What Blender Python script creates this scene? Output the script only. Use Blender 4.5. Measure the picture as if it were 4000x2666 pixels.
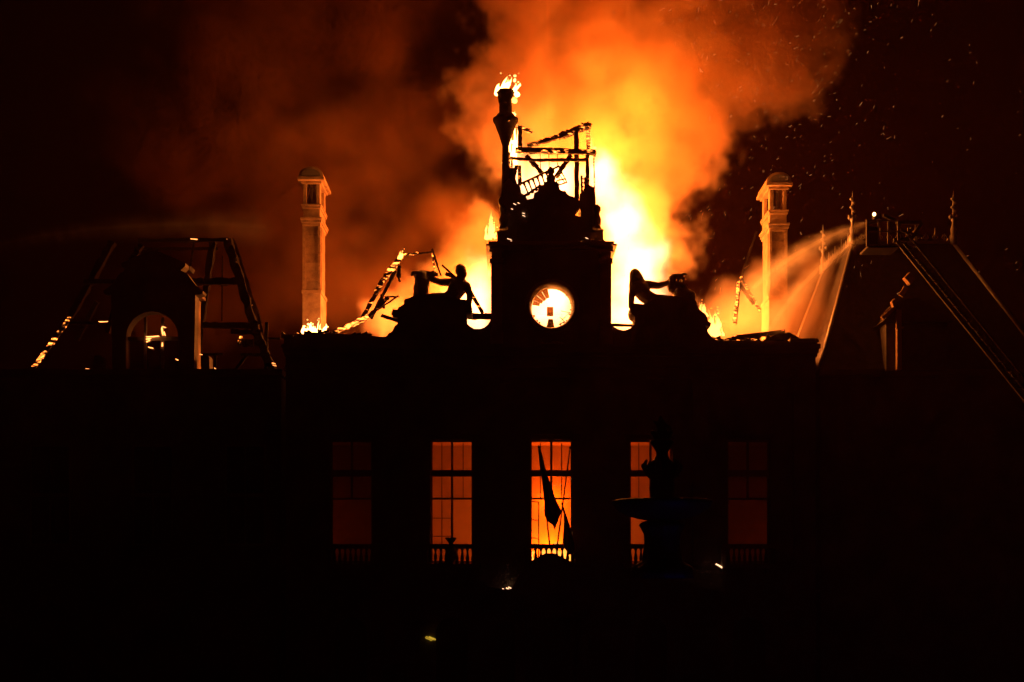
import bpy, bmesh, math, random
from mathutils import Vector, Matrix, noise as mnoise

sc = bpy.context.scene
for _o in list(bpy.data.objects):
    bpy.data.objects.remove(_o)
C = sc.collection
R = random.Random(7)

# ------------------------------------------------------------------ camera, world, exposure
D, K, ZC, HY = 60.0, 85.0, 5.7, 2260.0          # camera distance, photo pixels per metre on the facade, eye height, horizon row


def W(px, py, y=0.0):
    """photo pixel -> point of the place at depth y behind the facade plane"""
    s = (D + y) / D
    return Vector(((px - 2000) / K * s, y, ZC + (HY - py) / K * s))


def Q(x, y, Y):                                   # same, from a 2353 px wide view of the photo
    return tuple(W(x * 1.7, y * 1.7, Y))


cam = bpy.data.cameras.new('camera')
co = bpy.data.objects.new('camera', cam)
C.objects.link(co)
co.location = (0, -D, ZC)
co.rotation_euler = (math.pi / 2, 0, 0)
cam.sensor_width = 36
cam.lens = 36 * D / (4000 / K)
cam.shift_y = (HY - 1333) / 4000
cam.clip_end = 2000
sc.camera = co

w = bpy.data.worlds.new('World')
sc.world = w
w.use_nodes = True
wt = w.node_tree
sky = wt.nodes.new('ShaderNodeTexSky')
sky.sky_type = 'NISHITA'
sky.sun_disc = False
sky.sun_elevation = math.radians(-6)              # deep night
sky.sun_rotation = math.radians(200)
wt.links.new(sky.outputs[0], wt.nodes['Background'].inputs[0])
wt.nodes['Background'].inputs[1].default_value = 0.00012
sc.view_settings.view_transform = 'Standard'
sc.view_settings.look = 'None'
sc.view_settings.exposure = 0
sc.view_settings.gamma = 1
cy = sc.cycles
cy.use_denoising = True
cy.volume_step_rate = 5.0
cy.volume_max_steps = 128
cy.volume_bounces = 1
cy.max_bounces = 5
cy.diffuse_bounces = 2
cy.glossy_bounces = 2
cy.transparent_max_bounces = 12
cy.use_adaptive_sampling = True
cy.adaptive_threshold = 0.035
cy.adaptive_min_samples = 10
cy.use_light_tree = False
cy.sample_clamp_indirect = 4.0
cy.caustics_reflective = False
cy.caustics_refractive = False

FIRE = (1.0, 0.23, 0.022)                          # colour of the fire's light
EMIT = (1.0, 0.48, 0.20)

# ------------------------------------------------------------------ materials


def newmat(name):
    m = bpy.data.materials.new(name)
    m.use_nodes = True
    t = m.node_tree
    return m, t, t.nodes['Principled BSDF'], t.nodes['Material Output']


def stone(name, c1, c2, scale=1.2, rough=.9, bump=.4, fine=14):
    m, t, p, o = newmat(name)
    tc = t.nodes.new('ShaderNodeTexCoord')
    n = t.nodes.new('ShaderNodeTexNoise')
    n.inputs['Scale'].default_value = scale
    n.inputs['Detail'].default_value = 7
    n.inputs['Roughness'].default_value = .65
    t.links.new(tc.outputs['Object'], n.inputs['Vector'])
    r = t.nodes.new('ShaderNodeValToRGB')
    r.color_ramp.elements[0].position = .32
    r.color_ramp.elements[1].position = .68
    r.color_ramp.elements[0].color = (*c1, 1)
    r.color_ramp.elements[1].color = (*c2, 1)
    t.links.new(n.outputs[0], r.inputs[0])
    t.links.new(r.outputs[0], p.inputs['Base Color'])
    p.inputs['Roughness'].default_value = rough
    n2 = t.nodes.new('ShaderNodeTexNoise')
    n2.inputs['Scale'].default_value = fine
    n2.inputs['Detail'].default_value = 5
    t.links.new(tc.outputs['Object'], n2.inputs['Vector'])
    b = t.nodes.new('ShaderNodeBump')
    b.inputs['Strength'].default_value = bump
    b.inputs['Distance'].default_value = .04
    t.links.new(n2.outputs[0], b.inputs['Height'])
    t.links.new(b.outputs[0], p.inputs['Normal'])
    return m


def charwood(name, amount, strength=14, scale=4.0, base=(.012, .008, .006)):
    """burnt timber: black char with glowing embers breaking through"""
    m, t, p, o = newmat(name)
    tc = t.nodes.new('ShaderNodeTexCoord')
    mp = t.nodes.new('ShaderNodeMapping')
    mp.inputs['Rotation'].default_value = (0, .35, 0)
    mp.inputs['Scale'].default_value = (.55, 1, 1.7)
    n = t.nodes.new('ShaderNodeTexNoise')
    n.inputs['Scale'].default_value = scale
    n.inputs['Detail'].default_value = 5
    n.inputs['Roughness'].default_value = .62
    t.links.new(tc.outputs['Object'], mp.inputs[0])
    t.links.new(mp.outputs[0], n.inputs['Vector'])
    p.inputs['Base Color'].default_value = (*base, 1)
    p.inputs['Roughness'].default_value = .9
    p.inputs['Specular IOR Level'].default_value = .1
    lo = .74 - .42 * amount
    r = t.nodes.new('ShaderNodeMapRange')
    r.inputs[1].default_value = lo
    r.inputs[2].default_value = lo + .14
    t.links.new(n.outputs[0], r.inputs[0])
    pw = t.nodes.new('ShaderNodeMath')
    pw.operation = 'POWER'
    pw.inputs[1].default_value = 1.6
    t.links.new(r.outputs[0], pw.inputs[0])
    k = t.nodes.new('ShaderNodeMath')
    k.operation = 'MULTIPLY'
    k.inputs[1].default_value = strength
    t.links.new(pw.outputs[0], k.inputs[0])
    p.inputs['Emission Color'].default_value = (1, .22, .03, 1)
    m.cycles.emission_sampling = 'NONE'
    t.links.new(k.outputs[0], p.inputs['Emission Strength'])
    b = t.nodes.new('ShaderNodeBump')
    b.inputs['Strength'].default_value = .8
    b.inputs['Distance'].default_value = .03
    t.links.new(n.outputs[0], b.inputs['Height'])
    t.links.new(b.outputs[0], p.inputs['Normal'])
    return m


def plain(name, col, rough=.6, metal=0.0, var=.25, scale=6):
    m, t, p, o = newmat(name)
    tc = t.nodes.new('ShaderNodeTexCoord')
    n = t.nodes.new('ShaderNodeTexNoise')
    n.inputs['Scale'].default_value = scale
    n.inputs['Detail'].default_value = 5
    t.links.new(tc.outputs['Object'], n.inputs['Vector'])
    r = t.nodes.new('ShaderNodeMapRange')
    r.inputs[3].default_value = 1 - var
    r.inputs[4].default_value = 1 + var
    t.links.new(n.outputs[0], r.inputs[0])
    mx = t.nodes.new('ShaderNodeVectorMath')
    mx.operation = 'SCALE'
    mx.inputs[0].default_value = col
    t.links.new(r.outputs[0], mx.inputs['Scale'])
    t.links.new(mx.outputs[0], p.inputs['Base Color'])
    p.inputs['Roughness'].default_value = rough
    p.inputs['Metallic'].default_value = metal
    return m


def emitter(name, col, strength, tip=None):
    """flame: hottest low down, cooler and redder toward the tongues' tips"""
    m, t, p, o = newmat(name)
    t.nodes.remove(p)
    e = t.nodes.new('ShaderNodeEmission')
    e.inputs[0].default_value = (*col, 1)
    e.inputs[1].default_value = strength
    if tip:
        tc = t.nodes.new('ShaderNodeTexCoord')
        s = t.nodes.new('ShaderNodeSeparateXYZ')
        t.links.new(tc.outputs['Generated'], s.inputs[0])
        r = t.nodes.new('ShaderNodeMapRange')
        r.inputs[1].default_value = .35
        r.inputs[2].default_value = 1.0
        r.inputs[3].default_value = strength
        r.inputs[4].default_value = tip
        t.links.new(s.outputs[2], r.inputs[0])
        t.links.new(r.outputs[0], e.inputs[1])
    t.links.new(e.outputs[0], o.inputs[0])
    m.cycles.emission_sampling = 'NONE'
    return m


M = {}
M['stone'] = stone('limestone', (.20, .18, .15), (.36, .32, .27))
M['stone_dark'] = stone('sooty_limestone', (.09, .08, .07), (.2, .18, .16), .6)
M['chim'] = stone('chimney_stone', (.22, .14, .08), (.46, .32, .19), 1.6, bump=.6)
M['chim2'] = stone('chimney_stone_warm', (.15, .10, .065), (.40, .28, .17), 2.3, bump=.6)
M['statue'] = stone('statue_stone', (.16, .15, .13), (.26, .24, .21), 2.5, bump=.3, fine=22)
M['slate'] = stone('slate', (.035, .037, .042), (.07, .07, .075), 3, .55, .3, 10)
M['lead'] = plain('lead_flashing', (.30, .30, .31), .5, .4)
M['iron'] = plain('cast_iron', (.05, .055, .05), .55, .3)
M['bronze'] = plain('bronze', (.08, .07, .05), .45, .5)
M['steel'] = plain('painted_steel', (.12, .115, .11), .5, .3)
M['redpaint'] = plain('red_paint', (.30, .03, .025), .45)
M['darkmetal'] = plain('dark_metal', (.018, .018, .02), .8, 0)
M['sash'] = plain('painted_sash', (.22, .20, .17), .5)
M['plaster'] = plain('plaster', (.62, .55, .45), .9, 0, .18, 1.1)
M['floorwood'] = plain('floorboards', (.2, .12, .07), .6)
M['asphalt'] = stone('asphalt', (.04, .04, .042), (.06, .06, .062), 3)
M['cloth_red'] = plain('flag_red', (.22, .03, .03), .85)
M['cloth_dark'] = plain('flag_dark', (.03, .035, .07), .85)
M['pole'] = plain('flag_pole', (.45, .38, .28), .5)
M['char0'] = charwood('charred_timber', .12, 7)
M['char1'] = charwood('charred_timber_embers', .42, 10)
M['char2'] = charwood('burning_timber', .58, 9, 5.5)
M['char3'] = charwood('burning_timber_bright', .7, 8, 5.5)
M['char2p'] = charwood('patchy_burning_timber', .5, 9, 3.5)
M['chard'] = charwood('smouldering_timber', .0, 5)
M['debris'] = charwood('smouldering_debris', .36, 10, 3.2)
M['flame'] = emitter('flame', (1, .40, .10), 13, 1.6)
M['flame_low'] = emitter('low_flame', (1, .34, .06), 6, 1.0)
M['flame_room'] = emitter('room_flame', (1, .25, .03), 4, 1.2)
M['ember'] = emitter('ember', (1, .30, .07), 4)
M['ember_white'] = emitter('white_hot_ember', (1, .5, .25), 3)
M['glint_yellow'] = emitter('yellow_glow', (1, .62, .05), .55)  # a yellow reflection painted as glow, not a burning thing
M['lamp'] = emitter('lamp_lens', (1, .55, .2), 9)
m, t, p, o = newmat('opal_dial_glass')
t.nodes.remove(p)
a = t.nodes.new('ShaderNodeBsdfTranslucent')
a.inputs[0].default_value = (.5, .36, .22, 1)
g = t.nodes.new('ShaderNodeBsdfDiffuse')
g.inputs[0].default_value = (.3, .25, .2, 1)
x = t.nodes.new('ShaderNodeMixShader')
x.inputs[0].default_value = .3
t.links.new(a.outputs[0], x.inputs[1])
t.links.new(g.outputs[0], x.inputs[2])
t.links.new(x.outputs[0], o.inputs[0])
M['opal'] = m
m, t, p, o = newmat('glass')
t.nodes.remove(p)
a = t.nodes.new('ShaderNodeBsdfTransparent')
a.inputs[0].default_value = (.97, .95, .93, 1)
g = t.nodes.new('ShaderNodeBsdfGlossy')
g.inputs['Roughness'].default_value = .08
x = t.nodes.new('ShaderNodeMixShader')
x.inputs[0].default_value = .04
t.links.new(a.outputs[0], x.inputs[1])
t.links.new(g.outputs[0], x.inputs[2])
t.links.new(x.outputs[0], o.inputs[0])
M['glass'] = m
m = m.copy()
m.name = 'dimming_glass'
m.node_tree.nodes['Transparent BSDF'].inputs[0].default_value = (.42, .30, .24, 1)  # dark tint put in the panes to dim the overbright dormer interior
M['dimglass'] = m

# ------------------------------------------------------------------ mesh helpers


class MB:
    def __init__(s):
        s.v, s.f = [], []

    def add(s, vs, fs):
        n = len(s.v)
        s.v += [tuple(v) for v in vs]
        s.f += [[i + n for i in f] for f in fs]
        return s

    def box(s, a, b):
        x0, x1 = sorted((a[0], b[0]))
        y0, y1 = sorted((a[1], b[1]))
        z0, z1 = sorted((a[2], b[2]))
        vs = [(x0, y0, z0), (x1, y0, z0), (x1, y1, z0), (x0, y1, z0), (x0, y0, z1), (x1, y0, z1), (x1, y1, z1), (x0, y1, z1)]
        return s.add(vs, [(0, 3, 2, 1), (4, 5, 6, 7), (0, 1, 5, 4), (1, 2, 6, 5), (2, 3, 7, 6), (3, 0, 4, 7)])

    def pbox(s, px0, py0, px1, py1, y0, y1, yr=None):
        """box whose front outline is a pixel rectangle read at depth yr"""
        yr = y0 if yr is None else yr
        a, b = W(px0, py1, yr), W(px1, py0, yr)
        return s.box((a.x, y0, a.z), (b.x, y1, b.z))

    def prism(s, pts, y0, y1, back=1.0):
        """polygon of (x, z) extruded along y"""
        n = len(pts)
        vs = [(x, y0, z) for x, z in pts] + [(x, y1, z) for x, z in pts]
        fs = [list(range(n)), list(range(2 * n - 1, n - 1, -1))]
        fs += [[(i + 1) % n, i, n + i, n + (i + 1) % n] for i in range(n)]
        return s.add(vs, fs)

    def pprism(s, pts, y0, y1, yr=None):
        yr = y0 if yr is None else yr
        return s.prism([(W(a, b, yr).x, W(a, b, yr).z) for a, b in pts], y0, y1)

    def beam(s, p, q, wd, ht=None, seg=1, jit=0.0):
        """squared timber from p to q, optionally eaten away along its length"""
        p, q = Vector(p), Vector(q)
        ht = ht or wd
        d = (q - p).normalized()
        u = d.cross(Vector((0, 1, 0)))
        if u.length < .1:
            u = d.cross(Vector((1, 0, 0)))
        u.normalize()
        v = d.cross(u)
        vs, fs = [], []
        for i in range(seg + 1):
            c = p.lerp(q, i / seg)
            for a, b in ((-1, -1), (1, -1), (1, 1), (-1, 1)):
                j = 1 - jit * R.random() if jit else 1
                vs.append(c + u * (a * ht / 2 * j) + v * (b * wd / 2 * j) + d * (jit * (R.random() - .5) * .2))
        for i in range(seg):
            o = i * 4
            for k in range(4):
                fs.append((o + k, o + (k + 1) % 4, o + 4 + (k + 1) % 4, o + 4 + k))
        fs += [(3, 2, 1, 0), tuple(seg * 4 + k for k in range(4))]
        return s.add(vs, fs)

    def tube(s, pts, rad, n=8):
        pts = [Vector(p) for p in pts]
        rad = rad if isinstance(rad, (list, tuple)) else [rad] * len(pts)
        vs, fs = [], []
        for i, p in enumerate(pts):
            d = (pts[min(i + 1, len(pts) - 1)] - pts[max(i - 1, 0)]).normalized()
            u = d.cross(Vector((0, 1, 0)))
            if u.length < .05:
                u = d.cross(Vector((1, 0, 0)))
            u.normalize()
            v = d.cross(u)
            for k in range(n):
                t_ = 2 * math.pi * k / n
                vs.append(p + (u * math.cos(t_) + v * math.sin(t_)) * rad[i])
        for i in range(len(pts) - 1):
            for k in range(n):
                fs.append((i * n + k, i * n + (k + 1) % n, (i + 1) * n + (k + 1) % n, (i + 1) * n + k))
        fs += [tuple(range(n))[::-1], tuple((len(pts) - 1) * n + k for k in range(n))]
        return s.add(vs, fs)

    def lathe(s, cx, cy_, prof, n=24, ripple=0, amp=0):
        vs, fs = [], []
        for r, z in prof:
            for k in range(n):
                t_ = 2 * math.pi * k / n
                rr = r * (1 + amp * math.cos(ripple * t_)) if ripple else r
                vs.append((cx + rr * math.cos(t_), cy_ + rr * math.sin(t_), z))
        for i in range(len(prof) - 1):
            for k in range(n):
                fs.append((i * n + k, i * n + (k + 1) % n, (i + 1) * n + (k + 1) % n, (i + 1) * n + k))
        fs += [tuple(range(n))[::-1], tuple((len(prof) - 1) * n + k for k in range(n))]
        return s.add(vs, fs)

    def cap(s, p, q, r1, r2=None, n=12):
        """rounded limb"""
        p, q = Vector(p), Vector(q)
        r2 = r1 if r2 is None else r2
        d = q - p
        if d.length < 1e-4:
            d = Vector((0, 0, 1e-3))
        dn = d.normalized()
        pts, rad = [], []
        for a in (90, 60, 30):
            pts.append(p - dn * r1 * math.sin(math.radians(a)))
            rad.append(max(r1 * math.cos(math.radians(a)), .003))
        pts.append(p)
        rad.append(r1)
        pts.append(q)
        rad.append(r2)
        for a in (30, 60, 90):
            pts.append(q + dn * r2 * math.sin(math.radians(a)))
            rad.append(max(r2 * math.cos(math.radians(a)), .003))
        return s.tube(pts, rad, n)

    def ell(s, c, r, n=14):
        c = Vector(c)
        vs, fs = [], []
        m_ = n // 2
        for i in range(m_ + 1):
            a = math.pi * i / m_
            for k in range(n):
                t_ = 2 * math.pi * k / n
                rr = max(math.sin(a), .01)
                vs.append((c.x + r[0] * rr * math.cos(t_), c.y + r[1] * rr * math.sin(t_), c.z - r[2] * math.cos(a)))
        for i in range(m_):
            for k in range(n):
                fs.append((i * n + k, i * n + (k + 1) % n, (i + 1) * n + (k + 1) % n, (i + 1) * n + k))
        fs += [tuple(range(n))[::-1], tuple(m_ * n + k for k in range(n))]
        return s.add(vs, fs)

    def build(s, name, mat, parent=None, smooth=False, bevel=0):
        me = bpy.data.meshes.new(name)
        me.from_pydata(s.v, [], s.f)
        bm = bmesh.new()
        bm.from_mesh(me)
        bmesh.ops.recalc_face_normals(bm, faces=bm.faces)
        bm.to_mesh(me)
        bm.free()
        me.materials.append(M[mat] if isinstance(mat, str) else mat)
        if smooth:
            me.polygons.foreach_set('use_smooth', [True] * len(me.polygons))
        o = bpy.data.objects.new(name, me)
        C.objects.link(o)
        if parent is not None:
            o.parent = parent
            if parent.type == 'EMPTY':
                o.location = -Vector(parent.location)
        if bevel:
            b = o.modifiers.new('bevel', 'BEVEL')
            b.width = bevel
            b.segments = 2
            b.limit_method = 'ANGLE'
        return o


def tag(o, label=None, cat=None, group=None, kind=None):
    if label:
        o['label'] = label
    if cat:
        o['category'] = cat
    if group:
        o['group'] = group
    if kind:
        o['kind'] = kind
    return o


def thing(name, label, cat, loc=(0, 0, 0), group=None):
    o = bpy.data.objects.new(name, None)
    C.objects.link(o)
    o.location = loc
    o.empty_display_size = .3
    return tag(o, label, cat, group)


def remesh(o, vox):
    r = o.modifiers.new('remesh', 'REMESH')
    r.mode = 'VOXEL'
    r.voxel_size = vox
    r.use_smooth_shade = True
    s = o.modifiers.new('smooth', 'SMOOTH')
    s.factor = .5
    s.iterations = 2
    return o


def zoomer(ox, oy, sc_):
    return lambda zx, zy, y=0.0: W(ox + zx / sc_, oy + zy / sc_, y)


def zp(ox, oy, sc_, pts):
    return [(ox + a / sc_, oy + b / sc_) for a, b in pts]


def flicker(name, mat, label, cx, base, width, height, y, tongues, lean=.2, parent=None, cat='flame', group=None, depth=.4, seed=1):
    """a sheet of flame: a ragged cluster of tapering, bent tongues"""
    r_ = random.Random(seed)
    mb = MB()
    for i in range(tongues * 2):
        f = r_.uniform(-.5, .5)
        h = height * (1 - 1.6 * f * f) * r_.uniform(.25, 1.0)
        y0 = y + r_.uniform(-.5, .5) * depth
        w0 = width / tongues * r_.uniform(.5, 1.5)
        ln = lean * r_.uniform(.3, 1.6)
        x0 = cx + f * width
        ph = r_.uniform(0, 6)
        pts, rad = [], []
        for k in range(10):
            t_ = k / 9
            pts.append((x0 + ln * h * t_ + .3 * w0 * math.sin(ph + 6 * t_), y0 + .05 * math.sin(ph + 3 * t_), base + h * t_))
            rad.append(max(w0 * (1 - t_ ** 1.7) * (.8 + .3 * math.sin(ph + 8 * t_)) * r_.uniform(.7, 1.25), .008))
        mb.tube(pts, rad, 7)
    for i in range(tongues):                             # torn-off scraps of flame
        f = r_.uniform(-.55, .55)
        c_ = (cx + f * width + lean * height * .7, y + r_.uniform(-.5, .5) * depth, base + height * r_.uniform(.3, 1.1))
        q = r_.uniform(.02, .07) * (height + width) / 2
        mb.ell(c_, (q * 1.3, q, q * r_.uniform(.5, 1.4)), 6)
    return tag(mb.build(name, mat, parent, True), label, cat, group)


# ------------------------------------------------------------------ the setting
g = MB().add([(-400, -200, 0), (400, -200, 0), (400, 400, 0), (-400, 400, 0)], [(0, 1, 2, 3)]).build('ground', 'asphalt')
tag(g, kind='structure')
g = MB().box((-60, -9, .0), (60, .4, .12)).build('pavement', 'stone_dark')
tag(g, kind='structure')

AX = W(2154, 0).x                                   # the building's axis
Z = lambda py, y=0: W(0, py, y).z
X = lambda px, y=0: W(px, 0, y).x

# ------------------------------------------------------------------ central block
hall = thing('town_hall', 'dark stone main block of burning town hall with five lit tall windows', 'building', (AX, 0, 0))
WX = [1372, 1765, 2154, 2543, 2925]
HW = 84                                             # half window width in photo px
ZS, ZT = Z(2200), Z(1718)                           # window bottom and top
xl, xr = X(1116), X(3186)
wall = MB()
zp_top = Z(1352)
edges = [xl] + sum([[X(c - HW), X(c + HW)] for c in WX], []) + [xr]
for i in range(0, len(edges), 2):
    wall.box((edges[i], 0, 0), (edges[i + 1], .6, zp_top))
for c in WX:
    wall.box((X(c - HW), 0, ZT), (X(c + HW), .6, zp_top))
    wall.box((X(c - HW), 0, 0), (X(c + HW), .6, ZS - .02))
wall.box((xl, .6, 0), (xl + .6, 13, zp_top)).box((xr - .6, .6, 0), (xr, 13, zp_top)).box((xl + .6, 12.4, 0), (xr - .6, 13, zp_top))
wall.build('wall', 'stone_dark', hall)
# cornice and broken parapet
co_ = MB()
for (a, b, pr, e) in ((1352, 1368, .55, 9), (1368, 1384, .40, 5), (1384, 1396, .22, 2), (1430, 1440, .14, 2), (1470, 1478, .1, 1)):
    co_.box((X(1116 - e), -pr, Z(b) + .002), (X(3186 + e), -.004, Z(a)))
co_.build('cornice', 'stone_dark', hall)
MB().pprism([(1113, 1354), (1110, 1312), (1150, 1310), (1300, 1306), (1420, 1314), (1500, 1320), (1500, 1354)], -.2, .5, 0).build('parapet', 'stone_dark', hall)
MB().pprism([(2760, 1354), (2760, 1336), (2900, 1334), (3070, 1336), (3182, 1330), (3188, 1340), (3180, 1354)], -.2, .5, 0).build('parapet', 'stone_dark', hall)
MB().pprism([(1104, 1322), (1104, 1308), (1108, 1300), (1116, 1312), (1150, 1314), (1150, 1322)], -.35, .6, 0).build('parapet_coping', 'stone_dark', hall)
MB().pprism([(3080, 1340), (3080, 1328), (3188, 1328), (3194, 1340)], -.35, .6, 0).build('parapet_coping', 'stone_dark', hall)
# attic floor that closes the rooms from the burnt-out roof space
MB().box((xl + .6, .6, Z(1420)), (xr - .6, 12.4, Z(1410))).build('attic_floor', 'debris', hall)
# piers between the windows
for c in (1178, 1568, 1960, 2348, 2735, 3128):
    p_ = MB().box((X(c - 30), -.16, Z(2205)), (X(c + 30), -.003, Z(1480)))
    p_.box((X(c - 36), -.24, Z(1500)), (X(c + 36), -.162, Z(1480))).box((X(c - 36), -.24, Z(2205)), (X(c + 36), -.162, Z(2185)))
    p_.build('pilaster', 'stone_dark', hall)
for c in WX:
    h_ = MB().box((X(c - HW - 24), -.22, Z(1700)), (X(c + HW + 24), -.003, Z(1684)))
    h_.box((X(c - HW - 16), -.10, Z(1716)), (X(c - HW - 2), -.003, Z(1700.2))).box((X(c + HW + 2), -.10, Z(1716)), (X(c + HW + 16), -.003, Z(1700.2)))
    h_.build('window_hood', 'stone_dark', hall)


def window(ci, c):
    """tall two-light window: heavy transom, mullion, glazing bars, panes"""
    wn = MB()
    f = .09
    x0, x1 = X(c - HW), X(c + HW)
    y0, y1 = .22, .36
    wn.box((x0, y0, ZS), (x0 + f, y1, ZT)).box((x1 - f, y0, ZS), (x1, y1, ZT)).box((x0 + f, y0, ZT - f), (x1 - f, y1, ZT)).box((x0 + f, y0, ZS), (x1 - f, y1, ZS + .1))
    root = wn.build('window', 'sash', hall)
    MB().box((x0 + f, y0 - .06, Z(1861)), (x1 - f, y1 + .02, Z(1836))).build('transom', 'sash', root)
    MB().box((x0 + f, y0, Z(1951)), (x1 - f, y1, Z(1944))).build('transom', 'sash', root)
    xm = X(c)
    m_ = MB().box((xm - .05, y0 - .03, Z(1836)), (xm + .05, y1, ZT - f)).box((xm - .05, y0, Z(1944)), (xm + .05, y1, Z(1861)))
    if ci == 1:
        m_.box((xm - .05, y0, ZS + .1), (xm + .05, y1, Z(1951)))
    m_.build('mullion', 'sash', root)
    if ci in (1, 2, 3):
        for sx in (-.5, .5):
            xb = xm + sx * (x1 - x0) / 2
            MB().box((xb - .022, y1 + .3, Z(1946)), (xb + .022, y1 + .34, ZT - .1)).build('glazing_bar', 'sash', root)
    if ci == 1:
        for py in (2024, 2095):
            MB().box((x0 + f, y0 + .03, Z(py + 1.6)), (xm - .05, y1 - .03, Z(py - 1.6))).build('glazing_bar', 'sash', root)
        xb = (x0 + xm) / 2
        MB().box((xb - .022, y1 + .3, ZS), (xb + .022, y1 + .34, Z(1951))).build('glazing_bar', 'sash', root)
    for (a, b) in ((1836, 1719), (1944, 1861)):
        for s_ in ((x0 + f, xm - .05), (xm + .05, x1 - f)):
            MB().box((s_[0], .285, Z(a)), (s_[1], .292, Z(b) - (f if b == 1719 else 0))).build('pane', 'glass', root)
    return root


for i_, c in enumerate(WX):
    wr_ = window(i_, c)
    if i_ == 2:                                      # its left casement stands open into the room
        cs = MB()
        h0, h1, zt = W(2068, 2200, .45), W(2104, 2200, 1.6), Z(1955)
        dv = (h1 - h0)
        dv.z = 0
        for t_ in (0, 1):
            q_ = Vector((h0.x, h0.y, 0)) + dv * t_
            cs.beam((q_.x, q_.y, ZS + .05), (q_.x, q_.y, zt), .05)
        for z_ in (ZS + .05, Z(2100), Z(2028), zt):
            cs.beam((h0.x, h0.y, z_), (h0.x + dv.x, h0.y + dv.y, z_), .04)
        cs.build('open_casement', 'sash', wr_)
# balconies with turned balusters
bal_me = None
for c in WX:
    x0, x1 = X(c - 112, -.5), X(c + 112, -.5)
    sl = MB().box((x0, -.95, Z(2222)), (x1, -.004, Z(2204)))
    sl.box((x0 + .1, -.6, Z(2240)), (x0 + .5, -.005, Z(2222.3))).box((x1 - .5, -.6, Z(2240)), (x1 - .1, -.005, Z(2222.3)))
    root = sl.build('balcony', 'stone_dark', hall)
    rl = MB().box((x0, -.93, Z(2144, -.9)), (x1, -.65, Z(2126, -.9)))
    rl.box((x0, -.93, Z(2204) + .002), (x0 + .22, -.65, Z(2144, -.9) - .002)).box((x1 - .22, -.93, Z(2204) + .002), (x1, -.65, Z(2144, -.9) - .002))
    rl.build('handrail', 'stone_dark', root)
    zb0, zb1 = Z(2204) + .003, Z(2144, -.9) - .003
    n_ = 9
    for k in range(n_):
        xb = x0 + .22 + (k + .5) * (x1 - x0 - .44) / n_
        if bal_me is None:
            h = zb1 - zb0
            ob = MB().lathe(0, 0, [(.075, 0), (.075, .08 * h), (.045, .12 * h), (.085, .32 * h), (.08, .42 * h), (.04, .75 * h), (.045, .88 * h), (.07, .92 * h), (.07, h)], 10).build('baluster', 'stone_dark', root, True)
            bal_me = ob.data
        else:
            ob = bpy.data.objects.new('baluster', bal_me)
            C.objects.link(ob)
            ob.parent = root
        ob.location = (xb, -.79, zb0)
# ground floor: rusticated courses, arched openings, entrance porch
for (a, b) in ((1116, 1250), (1500, 1640), (1890, 2010), (2298, 2420), (2668, 2800), (3050, 3186)):
    for k in range(7):
        za = .5 + k * .62
        MB().box((X(a), -.08, za), (X(b), -.003, za + .56)).build('rusticated_block', 'stone_dark', hall, bevel=.03)
MB().box((xl - .1, -.5, Z(2300) - .22), (xr + .1, -.004, Z(2300) - .02)).build('string_course', 'stone_dark', hall)
for c in (1372, 1765, 2543, 2925):
    pts = [(X(c - 62), .4), (X(c + 62), .4), (X(c + 62), 3.2)]
    for k in range(9):
        a = math.pi * k / 8
        pts.append((X(c) + (X(c + 62) - X(c)) * math.cos(a), 3.2 + .73 * math.sin(a)))
    pts.append((X(c - 62), 3.2))
    d_ = MB().prism(pts, -.05, -.004).build('ground_floor_window', 'darkmetal', hall)
for c in (2030, 2278):
    MB().lathe(X(c, -1.6), -1.6, [(.34, .15), (.34, .4), (.26, .5), (.22, 3.9), (.32, 4.05), (.34, 4.3)], 16).build('porch_column', 'stone_dark', hall, True)
pd = MB().box((X(1990, -1.6), -2.0, 4.3), (X(2318, -1.6), -.51, 4.75))
zt_ = Z(2162, -2)
pd.prism([(X(1985, -1.6), 4.752), (X(2323, -1.6), 4.752), (X(2323, -1.6), 5.0), (X(2252, -2), Z(2205, -2)), (X(2165, -2), zt_), (X(2130, -2), zt_), (X(2050, -2), Z(2205, -2)), (X(1985, -1.6), 5.0)], -2.05, -1.3)
pd.build('porch_pediment', 'stone_dark', hall)
MB().box((X(2080), -.06, .12), (X(2228), -.004, 3.9)).build('entrance_door', 'darkmetal', hall)

# urn on the balcony beside the second window
u_ = W(1762, 2195, -1.0)
un = MB().lathe(u_.x, -1.15, [(.24, Z(2222)), (.24, Z(2222) + .1), (.08, Z(2222) + .2), (.3, Z(2222) + .55), (.22, Z(2222) + .8), (.1, Z(2127)), (.12, Z(2122)), (.26, Z(2108)), (.24, Z(2104))], 16)
un.box((u_.x - .3, -1.4, Z(2240)), (u_.x + .3, -.96, Z(2222) - .001))
tag(un.build('stone_urn', 'stone_dark', None, True), 'dark stone urn in front of balcony, second window from the chimney end', 'urn')

# rooms behind the windows
rm = MB()
zf, zc_ = ZS - .02, Z(1690)
xa, xb_ = X(1580), X(2745)
rooms = thing('interior_rooms', 'plastered rooms glowing orange behind the tall windows', 'room', (AX, 3, ZS))
rm.box((xl + .61, 6.0, zf), (xr - .61, 6.2, zc_)).box((xl + .61, .61, zc_ + .001), (xr - .61, 6.2, zc_ + .2))
rm.box((xa - .15, .61, zf), (xa, 5.99, zc_)).box((xb_, .61, zf), (xb_ + .15, 5.99, zc_))
rm.build('room_wall', 'plaster', rooms)
MB().box((xl + .61, .61, zf - .2), (xr - .61, 6.2, zf - .001)).build('room_floor', 'floorwood', rooms)

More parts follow.
